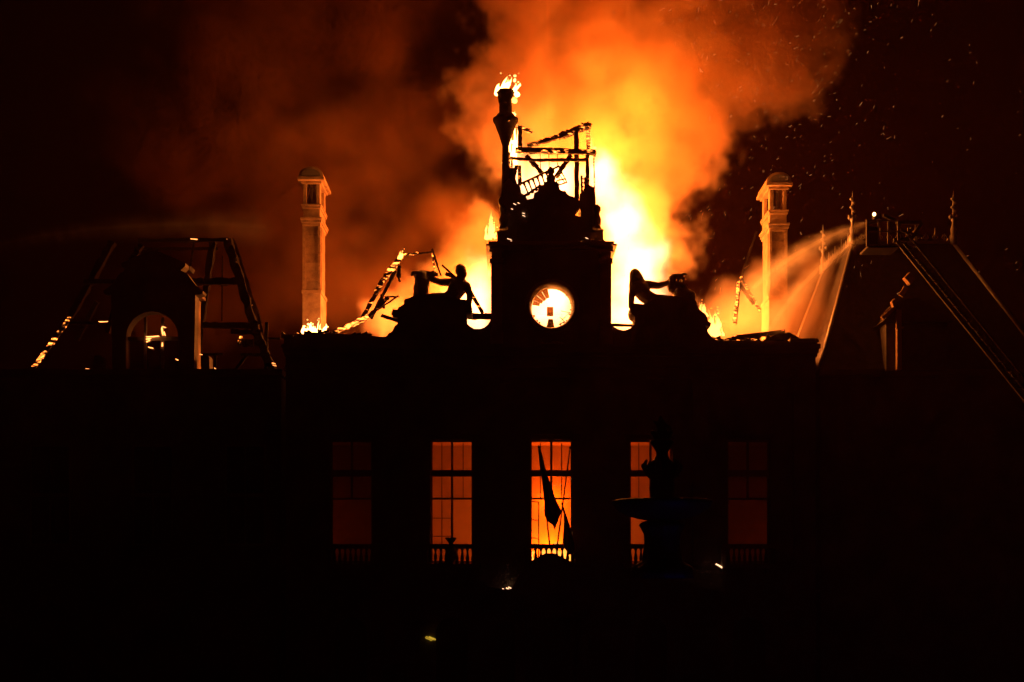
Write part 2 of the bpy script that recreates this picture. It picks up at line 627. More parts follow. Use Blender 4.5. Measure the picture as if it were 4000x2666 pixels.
# ------------------------------------------------------------------ clock tower
T = (1450, 250, 1.364)
tz = zoomer(*T)
tower = thing('clock_tower', 'dark stone clock tower with burnt-out top and fire behind its round clock opening', 'tower', (AX, 2, Z(1352)))
cl = W(2155, 1202)                                   # clock centre
RC = 80 / K                                          # opening radius
tx0, tx1 = X(1921), X(2383)
tz0, tz1 = Z(1352) + .003, Z(985)
sh = MB()
# front wall with a round hole
N = 48
ring_i, ring_o = [], []
hwid, zlo, zhi = (tx1 - tx0) / 2, tz0, tz1
tcx = (tx0 + tx1) / 2
for k in range(N):
    a = 2 * math.pi * k / N
    ca, sa = math.cos(a), math.sin(a)
    ring_i.append((cl.x + (RC + .12) * ca, cl.z + (RC + .12) * sa))
    lim = 1e9
    if ca > 1e-6: lim = min(lim, (tx1 - cl.x) / ca)
    if ca < -1e-6: lim = min(lim, (tx0 - cl.x) / ca)
    if sa > 1e-6: lim = min(lim, (zhi - cl.z) / sa)
    if sa < -1e-6: lim = min(lim, (zlo - cl.z) / sa)
    ring_o.append((cl.x + lim * ca, cl.z + lim * sa))
y0, y1 = -.3, .35
vs = [(a, y0, b) for a, b in ring_i] + [(a, y0, b) for a, b in ring_o] + [(a, y1, b) for a, b in ring_i] + [(a, y1, b) for a, b in ring_o]
fs = []
for k in range(N):
    j = (k + 1) % N
    fs += [(k, j, N + j, N + k), (2 * N + j, 2 * N + k, 3 * N + k, 3 * N + j), (j, k, 2 * N + k, 2 * N + j)]
sh.add(vs, fs)
cpts = [(tx0, zlo), (tx1, zlo), (tx1, zhi), (tx0, zhi)]
# fill the square's corners left open by the radial fan
for (qx, qz) in cpts:
    near = sorted(range(N), key=lambda k: (ring_o[k][0] - qx) ** 2 + (ring_o[k][1] - qz) ** 2)[:2]
    for yy in (y0, y1):
        sh.add([(qx, yy, qz), (ring_o[near[0]][0], yy, ring_o[near[0]][1]), (ring_o[near[1]][0], yy, ring_o[near[1]][1])], [(0, 1, 2)])
sh.box((tx0, .352, tz0), (tx0 + .5, 5.2, tz1)).box((tx1 - .5, .352, tz0), (tx1, 5.2, tz1))
sh.box((tx0 + .501, 4.7, tz0), (tx1 - .501, 5.2, Z(1150)))
sh.build('tower_wall', 'stone_dark', tower)
# corner pilasters and capitals
for s_, a, b in ((-1, 1919, 1962), (1, 2342, 2385)):
    pl = MB().pbox(a, 1300, b, 1040, -.52, -.303, 0).pbox(a - 4, 1352, b + 4, 1300, -.58, -.303, 0).pbox(a + 10, 1290, b - 10, 1060, -.58, -.522, 0)
    pl.pbox(a - 5, 1040, b + 5, 1022, -.6, -.303, 0).pbox(a + 2, 1021.8, b - 2, 998, -.56, -.303, 0).pbox(a - 7, 997.8, b + 7, 988, -.64, -.303, 0)
    pl.build('corner_pilaster', 'stone', tower)
    vq = MB()
    for k in range(4):
        q_ = W((a + b) / 2 - 12 + 8 * k, 1008, -.6)
        vq.ell(q_, (.07, .07, .12), 8)
    vq.build('capital_leaf', 'stone', tower, True)
cn = MB()
for (a, b, e) in ((986, 978, 8), (978, 970, 22), (970, 958, 12)):
    ex = e / K
    cn.box((tx0 - ex, -.3 - ex - .25, Z(a) + .002), (tx1 + ex, -.302, Z(b))).box((tx0 - ex, -.30, Z(a) + .002), (tx0 + .4, 5.3, Z(b))).box((tx1 - .4, -.30, Z(a) + .002), (tx1 + ex, 5.3, Z(b)))
cn.build('tower_cornice', 'stone', tower)
# clock: moulded ring, remains of the dial and its motor box
clock_ring = MB()
vs, fs = [], []
prof = [(RC - .03, .30), (RC + .0, -.1), (RC + .10, -.50), (RC + .14, -.53), (RC + .18, -.46), (RC + .24, -.48), (RC + .29, -.42), (RC + .29, -.303)]
for k in range(64):
    a = 2 * math.pi * k / 64
    for r_, yy in prof:
        vs.append((cl.x + r_ * math.cos(a), yy, cl.z + r_ * math.sin(a)))
n_ = len(prof)
for k in range(64):
    for i in range(n_ - 1):
        fs.append((k * n_ + i, k * n_ + i + 1, ((k + 1) % 64) * n_ + i + 1, ((k + 1) % 64) * n_ + i))
ck = clock_ring.add(vs, fs).build('clock', 'stone', tower, True)
tc_ = lambda zx, zy, y=.1: W(1800 + zx / 2.613, 800 + zy / 2.613, y)
dl = MB()
# surviving dial segments at upper left: panels of a ring
for (a0, a1, r0, r1) in ((102, 121, .50, .96), (122, 140, .48, .98), (141, 158, .52, .97), (158.6, 172, .60, .95)):
    P = []
    for k in range(5):
        a = math.radians(a0 + (a1 - a0) * k / 4)
        P.append((cl.x + RC * r1 * math.cos(a), cl.z + RC * r1 * math.sin(a)))
    for k in range(5):
        a = math.radians(a1 - (a1 - a0) * k / 4)
        P.append((cl.x + RC * r0 * math.cos(a), cl.z + RC * r0 * math.sin(a)))
    MB().prism(P, .05, .06).build('dial_panel', 'opal', ck)
nm = MB()
for a in (-62, -50, -41, -20, -6, 14, 40):
    a_ = math.radians(a)
    r0 = .88 + .04 * R.random()
    nm.beam((cl.x + RC * r0 * math.cos(a_), .08, cl.z + RC * r0 * math.sin(a_)), (cl.x + RC * math.cos(a_), .08, cl.z + RC * math.sin(a_)), .03, .05)
for a in (205, 222, 231):
    a_ = math.radians(a)
    nm.beam((cl.x + RC * .9 * math.cos(a_), .08, cl.z + RC * .9 * math.sin(a_)), (cl.x + RC * math.cos(a_), .08, cl.z + RC * math.sin(a_)), .035, .09)
tag(nm.build('hour_mark', 'darkmetal', ck), kind='stuff')
mx_ = MB().box(tc_(880, 1128, .5), tc_(942, 1058, .8))
mx_.build('clock_motor', 'opal', ck)  # translucent brown imitates the flare over the box
MB().pprism(zp(1800, 800, 2.613, [(893, 1168), (940, 1168), (958, 1262), (872, 1262)]), .35, .7, .35).build('motor_pedestal', 'chim2', ck)
cr = MB()
for (a, b, c_, d_, tk) in ((1020, 1085, 1120, 1105, .022), (1035, 1170, 1110, 1105, .018), (1030, 1115, 1035, 1165, .012), (1005, 1205, 1070, 1150, .02), (1010, 1150, 1065, 1200, .03), (1000, 1225, 1060, 1195, .05)):
    cr.beam(tc_(a, b), tc_(c_, d_), tk)
tag(cr.build('bent_hand', 'darkmetal', ck), kind='stuff')
# small carved swag under the clock
sw = MB()
for k in range(6):
    sw.ell(W(2118 + k * 15, 1345 + 4 * math.sin(k * 1.3), -.4), (.12, .1, .1), 8)
sw.build('carved_swag', 'stone', tower, True)
# attic stage above the cornice: gable front, side masonry, urn pinnacles
gb = MB()
gp = [(775, 955), (775, 800), (790, 772), (812, 770), (830, 735), (862, 728), (868, 700), (888, 690), (890, 662), (918, 655), (926, 640), (990, 640), (998, 655), (1004, 682), (1020, 690), (1032, 688), (1044, 706), (1058, 716), (1075, 720), (1112, 742), (1112, 766), (1088, 800), (1088, 820), (1112, 826), (1120, 850), (1130, 955)]
gb.pprism(zp(*T, gp), -.35, .35, 0)
gb.build('gable', 'stone_dark', tower)
fn = MB()
q_ = tz(957, 640, 0)
sc1 = 1 / 1.364 / K
fn.lathe(q_.x, 0, [(33 * sc1, q_.z), (30 * sc1, q_.z + 6 * sc1), (22 * sc1, q_.z + 14 * sc1), (26 * sc1, q_.z + 28 * sc1), (20 * sc1, q_.z + 42 * sc1), (13 * sc1, q_.z + 50 * sc1), (21 * sc1, q_.z + 62 * sc1), (20 * sc1, q_.z + 74 * sc1), (9 * sc1, q_.z + 86 * sc1), (3 * sc1, q_.z + 92 * sc1)], 14)
fn.build('gable_finial', 'stone_dark', tower, True)
MB().pprism(zp(*T, [(658, 958), (672, 944), (672, 905), (668, 892), (690, 886), (697, 868), (684, 850), (680, 832), (690, 815), (688, 790), (696, 778), (690, 760), (680, 742), (678, 726), (688, 708), (700, 700), (702, 640), (735, 610), (760, 640), (775, 636), (792, 652), (800, 690), (818, 704), (838, 736), (838, 958)]), .36, .95, .36).build('attic_masonry', 'stone_dark', tower)
MB().pprism(zp(*T, [(1098, 958), (1098, 836), (1112, 826), (1116, 806), (1114, 780), (1108, 760), (1112, 690), (1132, 690), (1150, 655), (1176, 652), (1192, 664), (1192, 748), (1206, 752), (1220, 764), (1222, 782), (1210, 796), (1214, 815), (1226, 836), (1226, 852), (1216, 870), (1240, 884), (1236, 900), (1238, 938), (1256, 950), (1280, 958)]), .36, .95, .36).build('attic_masonry', 'stone_dark', tower)
for (zx0, zx1) in ((672, 704), (1206, 1240)):
    MB().box((tz(zx0, 900).x, .41, Z(957)), (tz(zx1, 900).x, 5.0, tz(0, 905).z)).build('side_parapet', 'stone_dark', tower)
for s_, cxz in ((-1, 705), (1, 1200)):
    un = MB()
    q_ = tz(cxz, 893, .4)
    k_ = sc1
    un.lathe(q_.x, .05, [(24 * k_, q_.z), (24 * k_, q_.z + 10 * k_), (14 * k_, q_.z + 22 * k_), (25 * k_, q_.z + 50 * k_), (16 * k_, q_.z + 74 * k_), (12 * k_, q_.z + 85 * k_), (22 * k_, q_.z + 100 * k_), (20 * k_, q_.z + 118 * k_), (6 * k_, q_.z + 132 * k_)], 14)
    un.build('urn_pinnacle', 'stone_dark', tower, True)
# surviving corner turret with its bell-shaped cap
tu = MB()
q_ = lambda zy: tz(0, zy, .9).z
cx_ = tz(716, 0, .9).x
k_ = sc1 * 61 / 60
tu.lathe(cx_, .9, [(27 * k_, q_(950)), (27 * k_, q_(700)), (22 * k_, q_(690)), (20 * k_, q_(560)), (18 * k_, q_(440)), (22 * k_, q_(425)), (30 * k_, q_(400)), (34 * k_, q_(385)), (48 * k_, q_(350)), (58 * k_, q_(322)), (67 * k_, q_(308)), (68 * k_, q_(294)), (55 * k_, q_(287)), (44 * k_, q_(270)), (34 * k_, q_(262)), (34 * k_, q_(212)), (38 * k_, q_(205)), (40 * k_, q_(185)), (43 * k_, q_(165)), (49 * k_, q_(152)), (46 * k_, q_(146)), (30 * k_, q_(142))], 20)
tu.build('corner_turret', 'char0', tower, True)
for (a, b, c_, d_, w_) in ((706, 700, 702, 400, .10), (735, 690, 738, 470, .09), (748, 700, 750, 500, .12)):
    MB().beam(tz(a, b, 1.4), tz(c_, d_, 1.4), w_, None, 14, .5).build('turret_lath', 'char2', tower)


def timber(name, pts, y, wd, mat, parent, seg=10, jit=.35, conv=tz, y2=None):
    p_, q2 = pts
    o = MB().beam(conv(*p_, y), conv(*q2, y if y2 is None else y2), wd, None, seg, jit).build(name, mat, parent)
    return o


# timber skeleton of the tower roof
for (p1, p2, y, wd, mt) in (
        ((792, 332), (794, 462), 2.2, .17, 'char1'), ((790, 540), (792, 650), 2.2, .15, 'char1'), ((1093, 338), (1095, 725), 2.4, .19, 'char0'),
        ((1155, 350), (1158, 470), 3.0, .17, 'char2'), ((1152, 478), (1152, 660), 1.6, .15, 'char1'), ((1186, 500), (1192, 745), 3.6, .07, 'char2'),
        ((1120, 600), (1124, 760), 1.2, .08, 'char0'), ((1140, 605), (1146, 760), 1.2, .10, 'char0')):
    timber('roof_post', (p1, p2), y, wd * 1.35, mt, tower)
for (p1, p2, y, wd, mt) in (
        ((770, 460), (1195, 472), 2.0, .22, 'char1'), ((1150, 462), (1197, 482), 2.6, .2, 'char1'), ((740, 503), (880, 514), 1.7, .11, 'char1'), ((880, 514), (1156, 512), 1.7, .12, 'char0')):
    timber('tie_beam', (p1, p2), y, wd * 1.3, mt, tower, 16, .35)
for (p1, p2, y, wd, mt) in (
        ((835, 438), (1000, 388), 2.4, .17, 'char1'), ((1000, 388), (1165, 326), 2.4, .24, 'char1'), ((772, 330), (858, 364), 2.4, .13, 'char2'), ((826, 488), (912, 585), 2.1, .17, 'char0'), ((1066, 486), (985, 600), 2.1, .18, 'char0'),
        ((1122, 314), (1132, 338), 2.4, .06, 'char0'), ((1150, 322), (1172, 335), 2.4, .18, 'char2'), ((775, 542), (752, 640), 1.2, .13, 'char0'), ((748, 560), (745, 700), 1.0, .3, 'chard')):
    timber('rafter', (p1, p2), y, wd * 1.35, mt, tower, 14, .4)
for zx in (900, 946, 992):
    timber('hanging_lath', ((zx, 476), (zx + 2, 560 - (zx - 900) * .1)), 2.6, .05, 'char1', tower, 8, .5)
# the fallen, slanting balustrade inside the burning roof
timber('fallen_rail', ((795, 640), (1002, 545)), 1.9, .1, 'char0', tower)
timber('fallen_rail', ((815, 706), (900, 650)), 1.9, .12, 'char0', tower)
for k in range(6):
    a = tz(812 + k * 24, 632 - k * 11, 1.9)
    b = tz(840 + k * 22, 700 - k * 12, 1.9)
    mb = MB().tube([a, a.lerp(b, .15), a.lerp(b, .3), a.lerp(b, .7), a.lerp(b, .85), b], [.10, .06, .04, .035, .05, .09], 8)
    mb.build('fallen_baluster', 'char0', tower, True)
for (p1, p2, wd) in (((1000, 548), (1042, 632), .06), ((1042, 632), (985, 650), .07), ((990, 570), (1030, 632), .05), ((978, 600), (1020, 580), .07), ((985, 625), (1035, 612), .08), ((1004, 555), (1000, 640), .05)):
    timber('broken_lattice', (p1, p2), 1.9, wd, 'char1', tower, 6, .4)
for k in range(4):
    timber('rung', ((1122, 612 + k * 21), (1146, 616 + k * 21)), 1.2, .05, 'char0', tower, 2, .1)
# scorched cladding on the tower's far corner, in smoke
MB().pprism(zp(*T, [(1106, 770), (1112, 700), (1150, 640), (1192, 660), (1196, 760), (1190, 800), (1106, 800)]), 2.6, 2.9, 2.6).build('corner_cladding', 'chard', tower)
MB().pprism(zp(*T, [(700, 800), (704, 640), (735, 600), (752, 560), (778, 640), (795, 655), (800, 690), (820, 700), (835, 730), (770, 800)]), .8, 1.1, .8).build('corner_cladding', 'chard', tower)
# embers lodged on ledges
em = MB()
for (zx, zy, ln) in ((738, 935, 16), (748, 945, 14), (752, 957, 20), (744, 962, 10), (1150, 930, 12), (1172, 966, 12), (1174, 960, 10), (813, 797, 12), (813, 810, 10), (785, 742, 8), (765, 748, 8), (752, 775, 8)):
    a = tz(zx - ln / 2, zy - 2, -.42)
    b = tz(zx + ln / 2, zy + 2, -.42)
    em.beam(a, b, .03, .025, 3, .5)
tag(em.build('ledge_ember', 'ember_white', tower), kind='stuff')

# ------------------------------------------------------------------ statue groups on broken pediments


def hand(mb, wrist, d, up, s):
    """palm and five bent fingers; d points along the hand, up is the thumb side"""
    d = Vector(d).normalized()
    up = Vector(up).normalized()
    side = d.cross(up).normalized()
    wrist = Vector(wrist)
    palm = wrist + d * .10 * s
    mb.cap(wrist, palm, .05 * s, .06 * s)
    for k, ln in enumerate((.075, .095, .1, .085)):
        o_ = palm + up * (.05 - .033 * k) * s
        m1 = o_ + d * ln * s
        m2 = m1 + (d * .6 - side * .8) * ln * .8 * s
        mb.cap(o_, m1, .021 * s, .019 * s, 7)
        mb.cap(m1, m2, .019 * s, .015 * s, 7)
    th = wrist + d * .04 * s + up * .055 * s
    mb.cap(th, th + (d * .6 + up * .7) * .08 * s, .023 * s, .018 * s, 7)


def statue_left():
    L = zoomer(1450, 980, 3.734)
    r = 1 / 317.0
    st = thing('statue', 'dark reclining stone figure stretching an arm to a trophy, on pediment beside burning truss', 'statue', tuple(L(1000, 830, .3)), 'reclining statues beside the tower')
    b = MB()
    b.ell(L(1310, 295, .25), (82 * r, 84 * r, 96 * r))
    b.cap(L(1298, 262, .3), L(1290, 305, .36), 72 * r, 70 * r)
    b.ell(L(1362, 355, .15), (36 * r, 40 * r, 42 * r))         # chin
    b.cap(L(1384, 315, .18), L(1392, 330, .16), 9 * r, 12 * r, 8)  # nose
    b.cap(L(1315, 370, .25), L(1300, 450, .25), 58 * r, 72 * r)
    b.cap(L(1200, 470, .45), L(1375, 515, .1), 80 * r, 74 * r)
    b.cap(L(1262, 540, .28), L(1200, 650, .3), 140 * r, 116 * r)
    b.cap(L(1195, 650, .3), L(1110, 740, .3), 112 * r, 130 * r)
    b.cap(L(1330, 560, .05), L(1250, 560, -.02), 50 * r, 50 * r)   # chest
    b.cap(L(1395, 515, .1), L(1438, 640, .05), 60 * r, 50 * r)
    b.cap(L(1438, 640, .05), L(1428, 770, .0), 48 * r, 42 * r)
    hand(b, L(1428, 770, 0), (-.3, 0, -1), (-1, 0, 0), 1.5)
    b.cap(L(1190, 460, .45), L(1015, 460, .3), 64 * r, 54 * r)
    b.cap(L(1015, 460, .3), L(880, 415, .2), 52 * r, 46 * r)
    hand(b, L(890, 412, .2), (-1, 0, .25), (0, 0, 1), 1.5)
    b.cap(L(1120, 730, .25), L(880, 725, .0), 122 * r, 108 * r)
    b.cap(L(900, 712, .0), L(700, 800, .05), 74 * r, 55 * r)
    b.cap(L(700, 800, .05), L(600, 810, -.05), 50 * r, 36 * r)
    b.cap(L(1120, 760, .5), L(880, 780, .4), 100 * r, 84 * r)
    for k in range(7):                                             # drapery folds
        b.cap(L(1240 - 90 * k, 720 + 6 * k, -.1), L(1200 - 90 * k, 860, -.16), 34 * r, 48 * r)
    remesh(b.build('figure', 'statue', st, True), .035)
    tr = MB()
    tr.cap(L(740, 690, .2), L(735, 440, .2), 108 * r, 104 * r)
    tr.cap(L(760, 470, .2), L(690, 540, .2), 100 * r, 80 * r)
    tr.cap(L(690, 560, .2), L(700, 680, .2), 76 * r, 90 * r)
    tr.cap(L(745, 430, .2), L(745, 390, .2), 120 * r, 100 * r)
    tr.cap(L(800, 390, .2), L(880, 370, .2), 70 * r, 50 * r)
    tr.cap(L(690, 360, .2), L(790, 420, .2), 70 * r, 70 * r)
    tr.cap(L(606, 325, .2), L(740, 318, .2), 26 * r, 34 * r)
    tr.cap(L(740, 325, .2), L(900, 345, .2), 40 * r, 46 * r)
    tr.cap(L(900, 310, .2), L(962, 340, .2), 28 * r, 20 * r)
    tr.cap(L(905, 345, .2), L(968, 366, .2), 24 * r, 16 * r)
    tr.cap(L(600, 330, .2), L(592, 365, .2), 22 * r, 16 * r)
    tr.cap(L(690, 620, .1), L(640, 690, .1), 50 * r, 40 * r)
    remesh(tr.build('trophy', 'statue', st, True), .035)
    pts = [(1470, 825), (1470, 930), (1395, 932), (1390, 1040), (1400, 1075), (1400, 1380), (140, 1380), (140, 1290), (200, 1280), (240, 1265), (262, 1225), (300, 1215), (330, 1170), (345, 1130), (392, 1085), (400, 1050), (385, 1020), (402, 1000), (330, 985), (300, 940), (318, 900), (322, 868), (352, 880), (395, 886), (405, 850), (440, 830), (470, 810), (492, 798), (486, 745), (520, 722), (560, 716), (610, 690), (900, 660), (1290, 730), (1390, 738)]
    MB().pprism(zp(1450, 980, 3.734, pts), -.35, 1.0, 0).build('broken_pediment', 'stone_dark', st)
    sw_ = [(1385, 1040), (1410, 1085), (1450, 1120), (1505, 1152), (1590, 1152), (1650, 1132), (1700, 1092), (1735, 1040), (1752, 990), (1752, 1390), (1385, 1390)]
    MB().pprism(zp(1450, 980, 3.734, sw_), -.2, .5, 0).build('curved_parapet', 'stone_dark', st)
    return st


def statue_right():
    L = zoomer(2350, 1000, 3.92)
    r = 1 / 333.0
    st = thing('statue', 'dark reclining stone figure with long hair, arm stretched out, against the white-hot fire', 'statue', tuple(L(900, 830, .3)), 'reclining statues beside the tower')
    b = MB()
    b.ell(L(508, 290, .2), (84 * r, 84 * r, 98 * r))
    b.cap(L(525, 285, .3), L(580, 350, .34), 80 * r, 66 * r)
    b.cap(L(580, 350, .34), L(620, 385, .34), 60 * r, 44 * r)
    b.cap(L(466, 390, .1), L(455, 480, .15), 44 * r, 40 * r)
    b.ell(L(468, 355, .1), (42 * r, 44 * r, 50 * r))
    b.cap(L(434, 320, .12), L(430, 335, .12), 9 * r, 11 * r, 8)
    b.cap(L(520, 380, .2), L(555, 440, .25), 70 * r, 84 * r)
    b.cap(L(510, 490, .1), L(680, 448, .4), 82 * r, 76 * r)
    b.cap(L(595, 510, .25), L(660, 610, .3), 134 * r, 116 * r)
    b.cap(L(660, 610, .3), L(800, 700, .3), 112 * r, 118 * r)
    b.cap(L(540, 540, .02), L(610, 545, .0), 48 * r, 46 * r)
    b.cap(L(486, 490, .08), L(458, 640, .0), 66 * r, 50 * r)
    b.cap(L(458, 640, .0), L(450, 775, -.05), 50 * r, 44 * r)
    hand(b, L(448, 780, -.05), (.3, 0, -1), (1, 0, 0), 1.5)
    b.cap(L(700, 440, .4), L(872, 458, .3), 68 * r, 54 * r)
    b.cap(L(872, 458, .3), L(1010, 415, .2), 52 * r, 46 * r)
    hand(b, L(1000, 415, .2), (1, 0, .5), (0, 0, 1), 1.5)
    b.cap(L(800, 700, .25), L(1060, 710, .0), 118 * r, 104 * r)
    b.cap(L(1060, 690, .0), L(1260, 760, .0), 72 * r, 52 * r)
    b.cap(L(790, 720, .5), L(1080, 750, .4), 90 * r, 80 * r)
    for k in range(6):
        b.cap(L(740 + 100 * k, 710 + 8 * k, -.1), L(760 + 100 * k, 850, -.16), 32 * r, 46 * r)
    remesh(b.build('figure', 'statue', st, True), .035)
    tr = MB()
    tr.cap(L(1080, 345, .2), L(1085, 365, .2), 60 * r)
    tr.cap(L(1070, 420, .2), L(1075, 500, .2), 66 * r, 68 * r)
    tr.cap(L(1075, 500, .2), L(1095, 545, .2), 60 * r, 40 * r)
    tr.cap(L(1100, 310, .2), L(1200, 312, .2), 38 * r, 42 * r)
    tr.cap(L(1200, 305, .2), L(1262, 282, .2), 32 * r, 24 * r)
    tr.cap(L(1262, 278, .2), L(1300, 285, .2), 22 * r, 14 * r)
    tr.cap(L(1200, 335, .2), L(1268, 345, .2), 28 * r, 17 * r)
    tr.cap(L(1176, 330, .2), L(1178, 420, .2), 22 * r, 22 * r)
    tr.cap(L(1246, 345, .2), L(1246, 440, .2), 15 * r, 15 * r)
    tr.cap(L(1150, 450, .2), L(1240, 480, .2), 66 * r, 70 * r)
    tr.cap(L(1240, 480, .2), L(1285, 510, .2), 54 * r, 40 * r)
    tr.cap(L(1200, 580, .2), L(1360, 610, .2), 104 * r, 84 * r)
    tr.cap(L(1330, 560, .2), L(1375, 640, .2), 54 * r, 72 * r)
    remesh(tr.build('trophy', 'statue', st, True), .03)
    pts = [(430, 830), (440, 880), (450, 910), (500, 950), (500, 1060), (440, 1120), (440, 1390), (1900, 1390), (1900, 1335), (1760, 1315), (1700, 1290), (1650, 1240), (1612, 1190), (1600, 1140), (1558, 1092), (1600, 1098), (1650, 1104), (1662, 1050), (1612, 1020), (1604, 965), (1570, 910), (1520, 876), (1470, 830), (1448, 800), (1440, 730), (1400, 690), (1100, 640), (800, 690), (650, 765), (470, 750), (440, 790)]
    MB().pprism(zp(2350, 1000, 3.92, pts), -.35, 1.0, 0).build('broken_pediment', 'stone_dark', st)
    MB().pprism(zp(2350, 1000, 3.92, [(1515, 874), (1590, 892), (1580, 897), (1510, 886)]), .1, .2, 0).build('pediment_spike', 'stone_dark', st)
    sw_ = [(138, 1000), (146, 1045), (165, 1085), (215, 1118), (262, 1142), (330, 1156), (380, 1145), (430, 1122), (470, 1090), (500, 1050), (500, 1390), (138, 1390)]
    MB().pprism(zp(2350, 1000, 3.92, sw_), -.2, .5, 0).build('curved_parapet', 'stone_dark', st)
    return st


statue_left()
statue_right()

# ------------------------------------------------------------------ chimneys


def chimney(cx, y, mirror, top, bot, label):
    """panelled stone stack: base, shaft of coursed blocks, two cornices, open lantern, segmental cap"""
    s = (D + y) / D
    u = s / K                                        # metres per photo pixel at that depth
    c = X(cx, y)
    zz = lambda f: W(0, top + f, y).z                # f: photo px below the top
    dep = 1.95
    st = thing('chimney', label, 'chimney', (c, y, Z(1415)), 'stone chimney stacks')

    def course(name, hw, f0, f1, ex=0.0, mat='chim', parent=st):
        return MB().box((c - hw * u, y - ex, zz(f1)), (c + hw * u, y + dep + ex, zz(f0))).build(name, mat, parent, bevel=.015)
    H = bot - top
    # base, in two courses with a moulding
    MB().box((c - 36 * u, y, Z(1415)), (c + 36 * u, y + dep, zz(492))).build('base_block', 'chim', st, bevel=.015)
    course('base_moulding', 39, 478, 491.8, .06)
    k0, k1, n_ = 228, 477.5, 7
    for k in range(n_):
        a = k0 + (k1 - k0) * k / n_
        b = k0 + (k1 - k0) * (k + 1) / n_
        course('shaft_block', 31 + .35 * (k % 2), a + .5, b, .0, 'chim' if k % 3 else 'chim2')
    # raised corner strips frame the sunk panel
    for sx in (-1, 1):
        MB().box((c + sx * 35 * u, y - .05, zz(477)), (c + sx * 25 * u, y + .01, zz(228.5))).build('corner_strip', 'chim2', st)
        MB().box((c + sx * 31.5 * u, y + .4, zz(477)), (c + sx * 35 * u, y + dep - .4, zz(228.5))).build('side_strip', 'chim2', st)
    for (f0, f1, hw, ex) in ((216, 228, 36, .05), (205, 215.8, 40, .12), (196, 204.8, 43, .18), (160, 195.8, 33, .0), (150, 159.8, 37, .08), (144, 149.8, 40, .12)):
        course('cornice_course', hw, f0, f1, ex, 'chim2' if f0 % 2 else 'chim')
    # lantern: four corner piers around dark flue openings
    for sx in (-1, 1):
        for yy in (0, dep - .42):
            MB().box((c + sx * 33 * u, y + yy, zz(143.8)), (c + sx * 19 * u, y + yy + .42, zz(64))).build('lantern_pier', 'chim', st, bevel=.015)
    MB().box((c - 16 * u, y + .5, zz(143.8)), (c + 16 * u, y + dep - .5, zz(64))).build('flue_core', 'stone_dark', st)
    for sx in (-1, 1):
        b_ = MB().lathe(c + sx * 9 * u, y + .2, [(5 * u, zz(143.6)), (6 * u, zz(120)), (4.5 * u, zz(70)), (6 * u, zz(64.2))], 10)
        b_.build('colonnette', 'chim2', st, True)
    course('cap_architrave', 40, 54, 63.8, .1)
    course('cap_cornice', 52, 42, 53.8, .3)
    pts = [(c - 50 * u, zz(41.8))]
    for k in range(17):
        a = math.pi - math.pi * k / 16
        pts.append((c + 48 * u * math.cos(a), zz(38) + 38 * u * math.sin(a)))
    pts.append((c + 50 * u, zz(41.8)))
    MB().prism(pts, y - .22, y + dep + .22).build('segmental_cap', 'chim', st)
    q = []
    for k in range(15):
        a = math.pi - math.pi * k / 14
        q.append((c + 38 * u * math.cos(a), zz(38) + 28 * u * math.sin(a)))
    MB().prism(q, y - .27, y - .221).build('tympanum', 'stone_dark', st)
    return st


chimney(1217, 5.5, 1, 656, 1300, 'tall stone chimney with domed cap, beside the burnt-out roof frame')
chimney(3040, 4.6, -1, 678, 1300, 'tall stone chimney with domed cap, hit by the water jets')

# ------------------------------------------------------------------ burnt corner pavilion with dormer
pv = thing('corner_pavilion', 'burnt-out corner pavilion, its roof reduced to charred timbers around an arched dormer', 'building', (X(580, 1), 1, 0), 'corner pavilions of the town hall')
Y1 = 1.0
zc1 = Z(1447, Y1)
pw_ = MB().box((X(-260, Y1), Y1, 0), (X(1098, Y1), Y1 + .7, zc1 - .3)).box((X(1098, Y1) - .7, Y1 + .701, 0), (X(1098, Y1), 12, zc1 - .3)).box((X(-260, Y1), Y1 + .701, 0), (X(-260, Y1) + .7, 12, zc1 - .3))
pw_.box((X(-260, Y1) + .701, 11.3, 0), (X(1098, Y1) - .701, 12, zc1 - .3))
pw_.build('wall', 'stone_dark', pv)
MB().box((X(-275, Y1), Y1 - .4, zc1 - .298), (X(1108, Y1), Y1 + .8, zc1)).build('cornice', 'stone_dark', pv)
MB().box((X(-250, Y1), Y1 + .81, zc1 - .6), (X(1090, Y1), 11.2, zc1 - .32)).build('attic_floor', 'debris', pv)
for cxp in (200, 600, 960):
    f_ = MB().box((X(cxp - 80, 1), Y1 - .1, Z(2130)), (X(cxp + 80, 1), Y1 - .004, Z(1730)))
    w2 = f_.build('window', 'sash', pv)
    for a in (0, 1):
        for b in (0, 1):
            MB().box((X(cxp - 72 + 76 * a, 1), Y1 - .12, Z(2122 - 200 * b)), (X(cxp - 4 + 76 * a, 1), Y1 - .101, Z(1938 - 200 * b))).build('pane', 'darkmetal', w2)
for (p1, p2, y, wd, mt) in (
        ((890, 940), (989, 1262), 2.0, .34, 'char0'), ((989, 1262), (1062, 1446), 2.0, .34, 'chard'), ((905, 940), (1012, 1262), 6.5, .26, 'char0'), ((832, 946), (786, 1262), 3.0, .26, 'chard'), ((786, 1262), (775, 1446), 3.0, .24, 'chard'),
        ((440, 945), (275, 1240), 3.5, .28, 'chard'), ((552, 955), (505, 1040), 3.0, .24, 'chard'), ((505, 1040), (420, 1300), 3.0, .22, 'chard'), ((380, 1180), (300, 1330), 6, .2, 'chard'),
        ((275, 1240), (132, 1438), 3.4, .16, 'char2p')):
    timber('hip_rafter', (p1, p2), y, wd * 1.35, mt, pv, 14, .4, W)
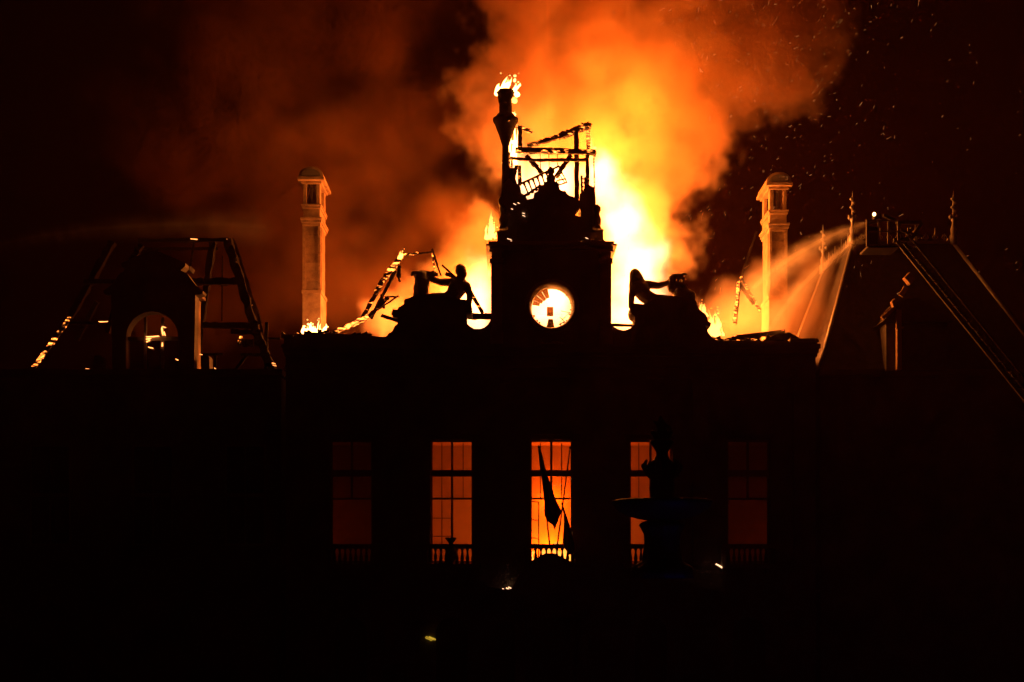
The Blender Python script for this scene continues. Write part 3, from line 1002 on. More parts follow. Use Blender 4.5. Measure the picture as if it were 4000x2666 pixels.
for (p1, p2, y, wd, mt) in (
        ((540, 940), (897, 938), 2.2, .16, 'chard'), ((752, 1101), (945, 1101), 2.2, .27, 'chard'), ((330, 1101), (470, 1101), 3.2, .2, 'chard'), ((275, 1263), (450, 1262), 3.2, .13, 'char0'),
        ((786, 1270), (1010, 1274), 2.4, .22, 'chard'), ((900, 1296), (1016, 1298), 2.4, .2, 'chard'), ((930, 1340), (1010, 1340), 4, .3, 'chard'), ((786, 1386), (870, 1384), 2.4, .1, 'chard'), ((940, 1388), (1030, 1386), 3, .14, 'chard'), ((1048, 1322), (1096, 1324), 3, .08, 'char0'),
        ((555, 975), (850, 972), 6, .14, 'chard')):
    timber('collar_beam', (p1, p2), y, wd * 1.3, mt, pv, 12, .4, W)
for (p1, p2, y, wd, mt) in (
        ((869, 1000), (867, 1254), 4.5, .07, 'chard'), ((843, 1386), (842, 1446), 2.6, .12, 'chard'), ((1008, 1228), (1026, 1300), 2.3, .12, 'char0'), ((1042, 1262), (1038, 1446), 3, .18, 'chard'), ((948, 1300), (930, 1345), 3.4, .12, 'char1'), ((965, 1388), (920, 1446), 3, .16, 'chard'), ((760, 940), (740, 1060), 5.5, .1, 'chard')):
    timber('roof_strut', (p1, p2), y, wd, mt, pv, 8, .3, W)
for (p1, p2, y, wd) in (((385, 1258), (428, 1257), 3.1, .08), ((745, 934), (770, 936), 2.1, .07), ((885, 936), (900, 944), 1.9, .1), ((1063, 1419), (1076, 1422), 1.8, .06), ((1066, 1427), (1078, 1430), 1.8, .05), ((336, 1441), (350, 1443), 1.9, .07), ((836, 1438), (846, 1444), 2.3, .07), ((776, 1384), (788, 1386), 1.8, .05)):
    timber('ember', (p1, p2), y, wd * .55, 'ember', pv, 3, .4, W)
# dormer
dm = (400, 880, 2.614)
dY = .9
out = [(608, 980), (668, 1006), (729, 1033), (728, 1046), (711, 1062), (736, 1075), (752, 1098), (768, 1118), (783, 1130), (798, 1142), (796, 1152), (768, 1158), (766, 1300), (762, 1447)]
cx_d = 604
left = [(2 * cx_d - a, b) for a, b in out[::-1]][:-1]
arch = []
aw, at = 102, 1222
for k in range(13):
    a = math.pi * k / 12
    arch.append((600 + aw * math.cos(a), 1322 - (1322 - at) * math.sin(a)))
shape_r = [(608, 980)] + out[1:] + [(702, 1447)] + arch[:7]
shape_l = [(600, 1222)] + arch[7:] + [(498, 1447)] + left + [(608, 980)]
dr = MB()
dr.pprism(shape_r, dY - .25, dY + .45, dY)
dr.pprism(shape_l, dY - .25, dY + .45, dY)
dm_o = dr.build('dormer', 'stone_dark', pv)
ck_ = MB()
for (a, b) in ((448, 470), (740, 762)):
    ck_.box((X(a, dY), dY + .452, zc1), (X(b, dY), dY + 1.1, Z(1160, dY)))
ck_.box((X(428, dY), dY + .452, Z(1158, dY) + .003), (X(782, dY), dY + 1.1, Z(1146, dY)))
ck_.build('dormer_cheek', 'chim', dm_o)
rf_ = MB().pprism([(608, 976), (735, 1031), (729, 1046), (608, 992)], dY + .452, dY + 1.3, dY).pprism([(608, 976), (608, 992), (487, 1046), (481, 1031)], dY + .452, dY + 1.3, dY)
rf_.build('dormer_roof', 'slate', dm_o)
MB().box((X(562, dY), dY, zc1), (X(572, dY), dY + .12, Z(1240, dY))).build('mullion', 'sash', dm_o)
MB().box((X(628, dY), dY, zc1), (X(640, dY), dY + .12, Z(1240, dY))).build('mullion', 'sash', dm_o)
MB().box((X(500, dY), dY + .005, Z(1331, dY)), (X(700, dY), dY + .115, Z(1316, dY))).build('transom', 'sash', dm_o)
for (a, b) in ((500, 562), (572, 628), (640, 700)):
    MB().box((X(a, dY), dY + .05, zc1), (X(b, dY), dY + .056, Z(1331, dY))).build('pane', 'dimglass', dm_o)
for a, b in ((790, 822), (372, 404)):
    MB().pprism([(a, 1449), (a, 1400), (a + 5, 1392), (b - 5, 1392), (b, 1400), (b, 1449)], dY - .2, dY + .5, dY).build('dormer_pedestal', 'stone_dark', pv)
ed = MB()
for (x0, yy0, x1, yy1, wd) in ((571, 1317, 622, 1314, .09), (571, 1326, 588, 1323, .12), (573, 1336, 585, 1330, .1), (632, 1282, 636, 1308, .16), (640, 1296, 646, 1314, .12), (634, 1340, 634, 1352, .1), (580, 1357, 596, 1361, .05), (686, 1404, 700, 1410, .11), (682, 1465, 698, 1468, .08), (637, 1278, 648, 1281, .05)):
    ed.beam(W(x0, yy0, dY - .06), W(x1, yy1, dY - .06), wd, .05, 4, .5)
tag(ed.build('burning_sash', 'ember', dm_o), kind='stuff')

# ------------------------------------------------------------------ intact corner pavilion with slate roof
pr2 = thing('corner_pavilion', 'intact corner pavilion with steep dark slate roof, iron cresting and spiked finials', 'building', (X(3700, 1), 1, 0), 'corner pavilions of the town hall')
zc1 = Z(1447, Y1)
MB().box((X(3206, Y1), Y1, 0), (X(4330, Y1), Y1 + .7, zc1 - .3)).box((X(3206, Y1), Y1 + .701, 0), (X(3206, Y1) + .7, 12, zc1 - .3)).box((X(4330, Y1) - .7, Y1 + .701, 0), (X(4330, Y1), 12, zc1 - .3)).build('wall', 'stone_dark', pr2)
MB().box((X(3192, Y1), Y1 - .4, zc1 - .298), (X(4345, Y1), 12, zc1 - .002)).build('cornice', 'stone_dark', pr2)
b0 = [Vector((W(3201, 1446, .8).x, .8, zc1)), Vector((W(4110, 1446, .8).x, .8, zc1)), Vector((W(4110, 1446, .8).x, 11.5, zc1)), Vector((W(3201, 1446, .8).x, 11.5, zc1))]
tf = W(3330, 952, 3.2)
tr_ = W(3724, 952, 3.2)
tp = [tf, tr_, Vector((tr_.x, 9.2, tf.z)), Vector((tf.x, 9.2, tf.z))]
MB().add(b0 + tp, [(0, 1, 5, 4), (1, 2, 6, 5), (2, 3, 7, 6), (3, 0, 4, 7), (4, 5, 6, 7), (3, 2, 1, 0)]).build('slate_roof', 'slate', pr2)
for i in range(4):
    MB().tube([b0[i], tp[i]], [.10, .09], 8).build('hip_roll', 'lead', pr2, True)
    a, b = tp[i], tp[(i + 1) % 4]
    cr = MB().beam(a + Vector((0, 0, .06)), b + Vector((0, 0, .06)), .16, .14)
    L_ = (b - a).length
    n_ = int(L_ / .42)
    for k in range(1, n_):
        q_ = a.lerp(b, k / n_)
        hgt = .75 if k % 3 == 0 else .48
        cr.tube([q_ + Vector((0, 0, .1)), q_ + Vector((0, 0, hgt * .6)), q_ + Vector((0, 0, hgt))], [.045, .03, .012], 6)
        d_ = (b - a).normalized()
        for s_ in (-1, 1):
            cr.tube([q_ + Vector((0, 0, .15)), q_ + d_ * (.12 * s_) + Vector((0, 0, .28)), q_ + d_ * (.05 * s_) + Vector((0, 0, .42))], .022, 5)
    cr.build('roof_cresting', 'lead', pr2)
    fi = MB()
    z0 = tp[i].z
    fi.lathe(tp[i].x, tp[i].y, [(.2, z0 - .05), (.2, z0 + .35), (.12, z0 + .45), (.15, z0 + .7), (.08, z0 + .85), (.07, z0 + 1.05), (.13, z0 + 1.15), (.05, z0 + 1.3), (.045, z0 + 2.0), (.02, z0 + 2.35), (.006, z0 + 2.55)], 12)
    fi.ell((tp[i].x - .15, tp[i].y, z0 + 1.28), (.085, .085, .12), 10)
    fi.ell((tp[i].x + .15, tp[i].y, z0 + 1.28), (.085, .085, .12), 10)
    for k in range(4):
        fi.ell((tp[i].x + (-.06 if k % 2 else .06), tp[i].y, z0 + 1.55 + .2 * k), (.08, .08, .08), 8)
    fi.build('finial', 'lead', pr2, True)
# its dormer: front edge trims catch the firelight
dq = zoomer(3100, 700, 1.96)
d2 = MB().pbox(3462, 1452, 3700, 1262, .45, 3.2, .45)
d2.pprism([(3440, 1262), (3720, 1262), (3700, 1240), (3580, 1165), (3500, 1180), (3455, 1250)], .25, 2.8, .45)
do2 = d2.build('dormer', 'slate', pr2)
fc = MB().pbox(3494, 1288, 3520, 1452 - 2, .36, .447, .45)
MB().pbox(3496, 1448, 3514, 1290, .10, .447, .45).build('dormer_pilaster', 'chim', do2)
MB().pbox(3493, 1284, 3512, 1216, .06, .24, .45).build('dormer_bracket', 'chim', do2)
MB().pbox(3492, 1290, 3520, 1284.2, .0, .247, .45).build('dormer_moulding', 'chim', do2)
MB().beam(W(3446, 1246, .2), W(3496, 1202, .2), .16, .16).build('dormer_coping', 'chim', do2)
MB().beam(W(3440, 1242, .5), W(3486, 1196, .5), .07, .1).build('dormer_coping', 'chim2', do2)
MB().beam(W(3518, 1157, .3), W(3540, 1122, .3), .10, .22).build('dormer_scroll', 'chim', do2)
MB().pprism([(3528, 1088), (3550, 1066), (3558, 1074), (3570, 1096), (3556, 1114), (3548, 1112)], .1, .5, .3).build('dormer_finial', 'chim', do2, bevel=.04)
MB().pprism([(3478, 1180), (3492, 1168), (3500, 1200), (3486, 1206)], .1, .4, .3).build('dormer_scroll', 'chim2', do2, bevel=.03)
bk = MB().pbox(3172, 1404, 3184, 1390, .3, .6, .3)
bk.build('cornice_bracket', 'chim', pr2, bevel=.03)

# ------------------------------------------------------------------ charred roof remains around the tower
tr1 = thing('charred_roof_truss', 'burning roof truss, glowing with embers, left of the reclining statue and clock tower', 'roof truss', tuple(W(1500, 1330, 3)))
for (p1, p2, y, wd, mt) in (
        ((1228, 1336), (1320, 1292), 1.2, .2, 'char2'), ((1320, 1292), (1440, 1238), 1.4, .26, 'char3'), ((1440, 1238), (1520, 1160), 2.2, .22, 'char1'), ((1408, 1260), (1500, 1090), 2.6, .26, 'char1'), ((1500, 1090), (1572, 998), 2.6, .28, 'char2'),
        ((1450, 1245), (1545, 1060), 3.4, .2, 'char0'), ((1572, 998), (1630, 990), 2.6, .12, 'char2'), ((1630, 992), (1690, 985), 3, .1, 'char0'), ((1688, 975), (1722, 1078), 3.2, .12, 'char0'), ((1690, 985), (1700, 1080), 3.6, .1, 'char2'),
        ((1470, 1215), (1556, 1156), 2.3, .1, 'char0'), ((1505, 1160), (1560, 1160), 2.5, .09, 'char1'), ((1488, 1150), (1500, 1205), 2.3, .15, 'char0'), ((1560, 1040), (1558, 1082), 2.3, .22, 'char0'), ((1552, 1075), (1562, 1100), 2.3, .12, 'char0')):
    timber('rafter', (p1, p2), y, wd, mt, tr1, 14, .5, W)
tr2 = thing('fallen_rafter', 'charred rafter leaning behind the seated statue, standing on a beam end', 'beam', tuple(W(1885, 1228, 2.6)))
timber('rafter', ((1726, 1036), (1786, 1090)), 2.6, .10, 'char0', tr2, 8, .3, W)
timber('rafter', ((1742, 1070), (1790, 1092)), 2.2, .2, 'chard', tr2, 6, .3, W)
timber('rafter', ((1810, 1090), (1886, 1226)), 2.4, .2, 'char1', tr2, 12, .35, W)
bm1 = timber('roof_beam', ((1828, 1237), (1925, 1237)), 2.4, .3, 'char0', None, 10, .3, W)
tag(bm1, 'charred beam crossing the fiery gap under the leaning rafter', 'beam')
bm2 = timber('roof_beam', ((2380, 1270), (2482, 1273)), 2.4, .14, 'char0', None, 10, .3, W)
tag(bm2, 'thin charred beam across the gap between clock tower and long-haired statue', 'beam')
bm3 = timber('charred_plank', ((1490, 1233), (1560, 1256)), .3, .17, 'chard', None, 6, .3, W)
tag(bm3, 'black plank sticking out of the pediment beside the burning truss', 'plank')
tr3 = thing('charred_roof_truss', 'broken burning truss, an inverted V of timbers beside the chimney with water jets', 'roof truss', tuple(W(2865, 1330, 4)))
for (p1, p2, y, wd, mt) in (
        ((2867, 1264), (2885, 1100), 3.4, .16, 'char3'), ((2876, 1268), (2893, 1095), 3.5, .09, 'char0'), ((2880, 1098), (2945, 1190), 3.6, .18, 'char0'), ((2895, 1085), (2968, 1215), 4.0, .15, 'char2'), ((2892, 1095), (2955, 905), 5.5, .12, 'char0')):
    timber('rafter', (p1, p2), y, wd, mt, tr3, 14, .4, W)
tp3 = thing('collapsed_roof_edge', 'dark collapsed strip of roof boarding on the parapet, under the water jets', 'roof', tuple(W(2960, 1334, 1.4)))
MB().pprism([(2838, 1340), (2846, 1322), (2870, 1311), (2930, 1303), (3000, 1296), (3064, 1289), (3068, 1300), (3020, 1310), (2980, 1312), (2970, 1322), (2930, 1318), (2920, 1326), (2880, 1322), (2872, 1340)], 1.2, 1.5, 1.2).build('boarding', 'char0', tp3)
MB().pprism([(2990, 1342), (2996, 1310), (3010, 1316), (3040, 1304), (3068, 1302), (3082, 1298), (3100, 1308), (3140, 1330), (3140, 1342)], .8, 1.1, .8).build('boarding', 'chard', tp3)
timber('batten', ((2868, 1313), (3066, 1290)), 1.1, .06, 'char1', tp3, 10, .3, W)


def rubble(name, spans, label, seed, mat='debris', n=120):
    r_ = random.Random(seed)
    mb = MB()
    for i in range(n):
        (p0, p1, base, top, y0, y1) = r_.choice(spans)
        px = r_.uniform(p0, p1)
        h = r_.random() ** 1.5
        py = base + (top - base) * h * (1 - abs((px - p0) / (p1 - p0) - .5))
        y = r_.uniform(y0, y1)
        c_ = W(px, py, y)
        ln = r_.uniform(.12, .55)
        an = r_.uniform(-.7, .7)
        mb.beam(c_ - Vector((ln * math.cos(an), r_.uniform(-.1, .1), ln * math.sin(an))) / 2, c_ + Vector((ln * math.cos(an), r_.uniform(-.1, .1), ln * math.sin(an))) / 2, r_.uniform(.05, .2), None, 2, .3)
    return tag(mb.build(name, mat), label, 'debris', None, 'stuff')


rubble('roof_debris', [(1160, 1300, 1330, 1285, .55, 1.5), (1330, 1540, 1340, 1300, .55, 1.6), (1420, 1530, 1345, 1318, .5, .8)], 'smouldering roof debris heaped along the parapet beside the burning truss', 3, 'debris', 170)
rubble('roof_debris', [(2740, 2860, 1345, 1318, .55, 1.4), (2860, 3000, 1345, 1325, .55, 1.4), (2750, 2840, 1348, 1328, .5, .7)], 'smouldering roof debris on the parapet beside the long-haired statue', 5, 'debris', 110)

# ------------------------------------------------------------------ flames
q_ = tz(716, 145, .9)
flicker('flame', 'flame', 'white-hot flame streaming from the top of the corner turret', q_.x + .02, q_.z - .06, 1.0, .72, .9, 11, .35, seed=4, depth=.6)
fp = W(1222, 1303, 1.6)
flicker('flame', 'flame', 'low white flame at the foot of the chimney nearest the burnt roof frame', fp.x + .05, fp.z, 1.15, .62, 1.6, 12, .22, seed=9)
fp = W(2802, 1312, 2.2)
flicker('flame', 'flame_low', 'leaping orange flames on the parapet next to the long-haired statue', fp.x, fp.z, .85, 1.35, 2.2, 7, -.15, seed=14)
fp = W(2738, 1240, 2.2)
flicker('flame', 'flame_low', 'small yellow flame behind the curved back of the pediment', fp.x, fp.z, .4, .8, 2.2, 4, .05, seed=15)
fp = W(1917, 930, 3.2)
flicker('flame', 'flame_low', 'thin flames licking up the side of the tower over the cornice', fp.x, fp.z, .5, 1.3, 3.2, 6, .05, seed=17)
fp = W(1562, 1012, 2.5)
flicker('flame', 'flame_low', 'little flame at the top of the burning truss', fp.x, fp.z, .22, .55, 2.5, 4, .3, seed=21)
fp = W(2016, 400, 1.2)
flicker('flame', 'flame_low', 'small flame at the neck of the corner turret', W(2000, 0, .8).x, W(0, 398, .8).z, .28, .3, .75, 4, .6, seed=22, depth=.1)
flicker('flame', 'flame', 'tall fire burning along the inner face of the turret and roof posts', W(1992, 0, 2.6).x, W(0, 640, 2.6).z, .75, 2.9, 2.6, 8, .02, seed=23, depth=.8)
flicker('flame', 'flame_low', 'flames on the far corner post of the tower roof', W(2308, 0, 3.8).x, W(0, 640, 3.8).z, .35, 1.9, 3.8, 5, .0, seed=25, depth=.5)
fp = W(2160, 2205, 3.6)
flicker('flame', 'flame_room', 'bright flames on the floor of the room behind the middle window', fp.x, ZS, 2.6, 1.25, 3.6, 9, .05, seed=31, depth=1.2)

# small burning fragments low on the facade, and a yellow reflection imitated by glow
for (px, py, y, ln, mt, lab) in ((1988, 2299, -.36, .30, 'ember_white', 'burning fragment lying on the ledge below the balconies, beside the porch'), (2809, 2211, -.98, .24, 'ember_white', 'small white-hot ember on the balcony edge, right of the fountain'), (1684, 2500, -.12, .3, 'glint_yellow', 'dim yellow reflection low on the dark facade, imitated by a glowing scrap')):
    mb = MB()
    for k in range(4 if mt != 'ember_white' or ln > .25 else 1):
        c_ = W(px + R.uniform(-14, 14) * (ln > .25), py + R.uniform(-9, 9) * (ln > .25), y)
        mb.beam(c_ - Vector((ln / 2, 0, -.07)), c_ + Vector((ln / 2, 0, -.07)), .07 if ln < .26 else .045, None, 3, .4)
    tag(mb.build('ember', mt), lab, 'ember')

# ------------------------------------------------------------------ flags
fz = zoomer(2000, 1700, 2.85)


def flag(label, pole0, pole1, outline, y, mat, folds, yb):
    f = thing('flag', label, 'flag', tuple(fz(*pole0, yb)))
    MB().tube([fz(*pole0, yb), fz(*pole1, y)], [.035, .028], 8).build('flag_pole', 'pole', f, True)
    q = fz(*pole1, y)
    MB().ell(q, (.05, .05, .07), 8).build('pole_finial', 'bronze', f, True)
    if outline:
        lft, rgt = outline
        n, m_ = 24, 10

        def along(P, t_):
            t_ *= len(P) - 1
            i = min(int(t_), len(P) - 2)
            return (P[i][0] + (P[i + 1][0] - P[i][0]) * (t_ - i), P[i][1] + (P[i + 1][1] - P[i][1]) * (t_ - i))
        vs, fs = [], []
        for i in range(n + 1):
            a, b = along(lft, i / n), along(rgt, i / n)
            for k in range(m_ + 1):
                t_ = k / m_
                c_ = fz(a[0] + (b[0] - a[0]) * t_, a[1] + (b[1] - a[1]) * t_, y + (yb - y) * .3 * i / n)
                c_.y += .09 * math.sin(t_ * folds * 6.28 + i * .12) * min(1, .3 + i / n)
                vs.append(c_)
        for i in range(n):
            for k in range(m_):
                fs.append((i * (m_ + 1) + k, i * (m_ + 1) + k + 1, (i + 1) * (m_ + 1) + k + 1, (i + 1) * (m_ + 1) + k))
        o = MB().add(vs, fs).build('flag_cloth', mat, f, True)
        so = o.modifiers.new('thick', 'SOLIDIFY')
        so.thickness = .012
    return f


flag('dark flag hanging limp from a tilted pole in front of the middle window', (420, 1222), (298, 132), ([(292, 140), (312, 370), (345, 500), (360, 700), (360, 890), (400, 965), (455, 1000), (470, 1048)], [(312, 135), (345, 250), (392, 450), (440, 560), (472, 690), (548, 845), (545, 862), (474, 1048)]), -2.1, 'cloth_dark', 2.2, -.8)
flag('narrow dark flag furled low by the jamb of the middle window', (700, 1300), (560, 768), ([(556, 775), (575, 880), (580, 1000), (572, 1120), (565, 1225), (640, 1335)], [(565, 770), (600, 880), (640, 1000), (680, 1130), (722, 1240), (715, 1310)]), -1.9, 'cloth_red', 1.6, -.8)
flag('bare slanting flag pole crossing the brightest window', (505, 1222), (648, 140), None, -1.6, 'cloth_dark', 1, -.8)

# ------------------------------------------------------------------ aerial ladder platform
ap = thing('aerial_platform', 'fire brigade ladder platform raised high beside the slate roof, jets starting at its cage', 'ladder platform', tuple(W(4300, 1800, -6)))
yb = -3.0
cg = MB()
for px in (3392, 3432, 3470, 3508):
    cg.beam(W(px, 962, yb), W(px, 862, yb), .06)
    cg.beam(W(px, 962, yb + 1.3), W(px, 862, yb + 1.3), .06)
for py in (862, 905, 958):
    for yy in (yb, yb + 1.3):
        cg.beam(W(3390, py, yy), W(3510, py, yy), .055)
    cg.beam(W(3392, py, yb), W(3392, py, yb + 1.3), .055)
cg.build('cage_rail', 'steel', ap)
MB().box(W(3390, 968, yb), Vector((X(3512, yb), yb + 1.3, Z(960, yb)))).build('cage_floor', 'darkmetal', ap)
MB().box(W(3396, 955, yb + .03), Vector((X(3434, yb), yb + .06, Z(885, yb)))).build('cage_panel', 'darkmetal', ap)
MB().box(W(3386, 962, yb - .05), Vector((X(3391.5, yb), yb + .12, Z(858, yb)))).build('cage_side', 'darkmetal', ap)
lm = MB().ell(W(3415, 838, yb + .3), (.075, .06, .09), 12)
lm.build('work_lamp', 'lamp', ap)
MB().pbox(3422, 850, 3450, 830, yb + .28, yb + .6, yb).beam(W(3440, 850, yb + .4), W(3440, 864, yb + .4), .08).build('lamp_housing', 'darkmetal', ap)
kb = MB().beam(W(3450, 842, yb + .6), W(3500, 862, yb + .6), .12).beam(W(3500, 870, yb + .6), W(3600, 872, yb + .6), .12).beam(W(3600, 872, yb + .6), W(3560, 935, yb + .6), .14).beam(W(3560, 935, yb + .6), W(3490, 940, yb + .6), .16).beam(W(3515, 900, yb + .6), W(3600, 925, yb + .6), .1)
kb.build('knuckle_arm', 'darkmetal', ap)
for (py0, ln, nm_) in ((869, 1, 0), (912, 1, 0)):
    MB().tube([W(3425, py0 - 4, yb + .2), W(3386, py0 + 6, yb + .2)], [.09, .05], 10).build('water_cannon', 'steel', ap, True)
a0, a1 = W(3503, 944, yb), W(4260, 1880, -6.0)
b0_, b1_ = W(3540, 944, yb + .8), W(4300, 1880, -5.2)
up = Vector((.42, 0, .38))
bo = MB()
bo.beam(a0, a1, .10, .13)
MB().beam(b0_ + Vector((0, .3, 0)), b1_, .10, .13).build('boom_rail', 'darkmetal', ap)
bo.build('boom_rail', 'steel', ap)  # lighter colour stands for firelight on this rail; the unlit rails are darkened
MB().beam(a0 + up, a1 + up, .07, .07).build('boom_rail', 'darkmetal', ap)

bc = MB()
L_ = (a1 - a0).length
n_ = int(L_ / .45)
for k in range(n_):
    t_ = k / n_
    p_, q2 = a0.lerp(a1, t_), (b0_ + Vector((0, .3, 0))).lerp(b1_, t_)
    bc.beam(p_, q2, .04)
    p3 = a0.lerp(a1, min(1, t_ + .5 / n_))
    bc.beam(p_, p3 + up, .035)
    bc.beam(p3 + up, a0.lerp(a1, min(1, t_ + 1 / n_)), .035)
tag(bc.build('ladder_rung', 'darkmetal', ap), kind='stuff')
MB().lathe(a1.x + .3, -5.4, [(1.2, 0), (1.2, 1.3), (.7, 1.5), (.6, a1.z), (.2, a1.z + .4)], 16).build('turntable', 'redpaint', ap, True)

# ------------------------------------------------------------------ fountain in front
FY = -30.0
fo = zoomer(2300, 1600, 2.24)
fcx = X(2586, FY)
kf = (D + FY) / D / K / 2.24                          # metres per zoomed px
zz = lambda zy: fo(0, zy, FY).z
fnt = thing('fountain', 'dark cast-iron fountain with wide shallow bowl silhouetted against the lit windows', 'fountain', (fcx, FY, 0))
cc = 640
MB().lathe(fcx, FY, [(100 * kf, zz(975)), (210 * kf, zz(958)), (310 * kf, zz(925)), (390 * kf, zz(880)), (425 * kf, zz(845)), (436 * kf, zz(822)), (440 * kf, zz(805)), (428 * kf, zz(796)), (415 * kf, zz(800)), (395 * kf, zz(830)), (300 * kf, zz(885)), (120 * kf, zz(905))], 56, 28, .012).build('bowl', 'iron', fnt, True)
MB().lathe(fcx, FY, [(80 * kf, zz(930)), (98 * kf, zz(740)), (108 * kf, zz(690)), (98 * kf, zz(610)), (118 * kf, zz(600)), (150 * kf, zz(545)), (140 * kf, zz(490)), (72 * kf, zz(440)), (50 * kf, zz(400)), (52 * kf, zz(370)), (88 * kf, zz(310)), (105 * kf, zz(282)), (98 * kf, zz(272)), (50 * kf, zz(262))], 28, 9, .05).build('upper_stem', 'iron', fnt, True)
for s_ in range(6):
    a = s_ * math.pi / 3 + .2
    mb = MB()
    rr = 118 * kf
    p0 = Vector((fcx + rr * math.cos(a), FY + rr * math.sin(a), zz(560)))
    p1 = Vector((fcx + 1.38 * rr * math.cos(a), FY + 1.38 * rr * math.sin(a), zz(500)))
    p2 = Vector((fcx + 1.2 * rr * math.cos(a), FY + 1.2 * rr * math.sin(a), zz(450)))
    mb.cap(p0, p1, .09, .07)
    mb.cap(p1, p2, .06, .03)
    mb.build('dolphin_spout', 'iron', fnt, True)
fg = MB()
F = lambda zx, zy, dy=0: fo(zx, zy, FY + dy)
fg.cap(F(640, 262), F(640, 190), 52 * kf, 46 * kf)
fg.cap(F(640, 190), F(632, 120), 46 * kf, 40 * kf)
fg.ell(F(628, 78), (20 * kf, 22 * kf, 26 * kf))
fg.cap(F(632, 108), F(630, 90), 16 * kf, 14 * kf)
fg.cap(F(600, 130), F(566, 96), 15 * kf, 10 * kf)
fg.cap(F(668, 130), F(712, 160), 15 * kf, 12 * kf)
fg.cap(F(712, 160), F(716, 200), 12 * kf, 9 * kf)
fg.cap(F(560, 200), F(600, 250), 22 * kf, 30 * kf)
fg.cap(F(716, 200), F(690, 255), 24 * kf, 30 * kf)
remesh(fg.build('top_figure', 'iron', fnt, True), .02)
MB().lathe(fcx, FY, [(260 * kf, zz(1480)), (250 * kf, zz(1380)), (170 * kf, zz(1330)), (145 * kf, zz(1180)), (150 * kf, zz(1090)), (175 * kf, zz(1040)), (190 * kf, zz(1015)), (172 * kf, zz(990)), (120 * kf, zz(972))], 32, 8, .07).build('lower_stem', 'iron', fnt, True)
MB().lathe(fcx, FY, [(1.0, 1.6), (1.7, 2.1), (2.2, 2.6), (2.42, 2.8), (2.42, 2.92), (2.3, 2.94), (2.2, 2.88), (1.6, 2.6), (.3, 2.5)], 56, 28, .01).build('lower_bowl', 'iron', fnt, True)
MB().lathe(fcx, FY, [(2.0, 0), (2.0, .3), (1.3, .5), (1.0, 1.2), (.9, 1.7)], 32).build('pedestal', 'iron', fnt, True)
for s_ in range(5):                                    # seated putti around the lower stem
    a = -math.pi / 2 + (s_ - 2) * .75
    rr = 1.35
    c_ = Vector((fcx + rr * math.cos(a), FY + rr * math.sin(a), 2.2))
    mb = MB()
    mb.cap(c_, c_ + Vector((0, 0, .42)), .17, .14)
    mb.ell(c_ + Vector((0, 0, .72)), (.12, .12, .14))
    mb.cap(c_ + Vector((0, 0, .5)), c_ + Vector((0, 0, .62)), .06, .06)
    for sx in (-1, 1):
        dx = Vector((-math.sin(a), math.cos(a), 0)) * sx
        ou = Vector((math.cos(a), math.sin(a), 0))
        mb.cap(c_ + dx * .14 + Vector((0, 0, .42)), c_ + dx * .24 + ou * .05 + Vector((0, 0, .2)), .06, .05)
        mb.cap(c_ + dx * .24 + ou * .05 + Vector((0, 0, .2)), c_ + dx * .18 + ou * .25 + Vector((0, 0, .1)), .05, .04)
        mb.cap(c_ + dx * .1, c_ + dx * .12 + ou * .32 + Vector((0, 0, .02)), .1, .07)
        mb.cap(c_ + dx * .12 + ou * .32 + Vector((0, 0, .02)), c_ + dx * .12 + ou * .38 - Vector((0, 0, .28)), .07, .05)
    remesh(mb.build('putto', 'iron', fnt, True), .03)
# blue emergency beacon standing on the pavement in front, below the frame; its light grazes the bowl
bx_ = Vector((fcx + 2.2, FY - 3.2, 0))
bcn = thing('warning_beacon', 'blue flashing beacon on a short stand in front of the fountain', 'beacon', tuple(bx_))
MB().lathe(bx_.x, bx_.y, [(.3, 0), (.3, .05), (.05, .1), (.04, 1.2), (.12, 1.22), (.12, 1.3)], 12).build('stand', 'darkmetal', bcn, True)
M['blue'] = emitter('blue_beacon', (.01, .03, 1), 45)
M['blue'].cycles.emission_sampling = 'AUTO'
MB().lathe(bx_.x, bx_.y, [(.11, 1.301), (.12, 1.4), (.1, 1.5), (.03, 1.54)], 12).build('beacon_dome', 'blue', bcn, True)

# ------------------------------------------------------------------ sparks
r_ = random.Random(11)
mb = MB()
cnt = 0
while cnt < 480:
    px = r_.uniform(2350, 4000) if r_.random() < .9 else r_.uniform(1900, 2500)
    py = r_.uniform(0, 1150)
    pk = math.exp(-((px - 2950 + (py - 300) * .25) / 480) ** 2) * (1.15 - py / 1500) + .10
    if r_.random() > pk:
        continue
    y = r_.uniform(-1.5, 2.5)
    c_ = W(px, py, y)
    ln = r_.uniform(.06, .15) * (1.8 if r_.random() < .12 else 1)
    an = r_.gauss(.95, .5)
    d_ = Vector((math.cos(an), r_.uniform(-.3, .3), math.sin(an))) * ln / 2
    mb.beam(c_ - d_, c_ + d_, .0045 + .009 * r_.random() ** 4)
    cnt += 1
for k in range(26):                                     # in front of the lit middle window
    c_ = W(r_.uniform(2075, 2235), r_.uniform(1870, 2120), r_.uniform(-.6, -.2))
    an = r_.gauss(.5, .35)
    d_ = Vector((math.cos(an), 0, math.sin(an))) * r_.uniform(.03, .1)
    mb.beam(c_ - d_, c_ + d_, .008)
tag(mb.build('sparks', emitter('spark', (1, .34, .10), .7)), 'fine glowing sparks drifting through the night sky', 'sparks', None, 'stuff')

# ------------------------------------------------------------------ smoke, fire, water


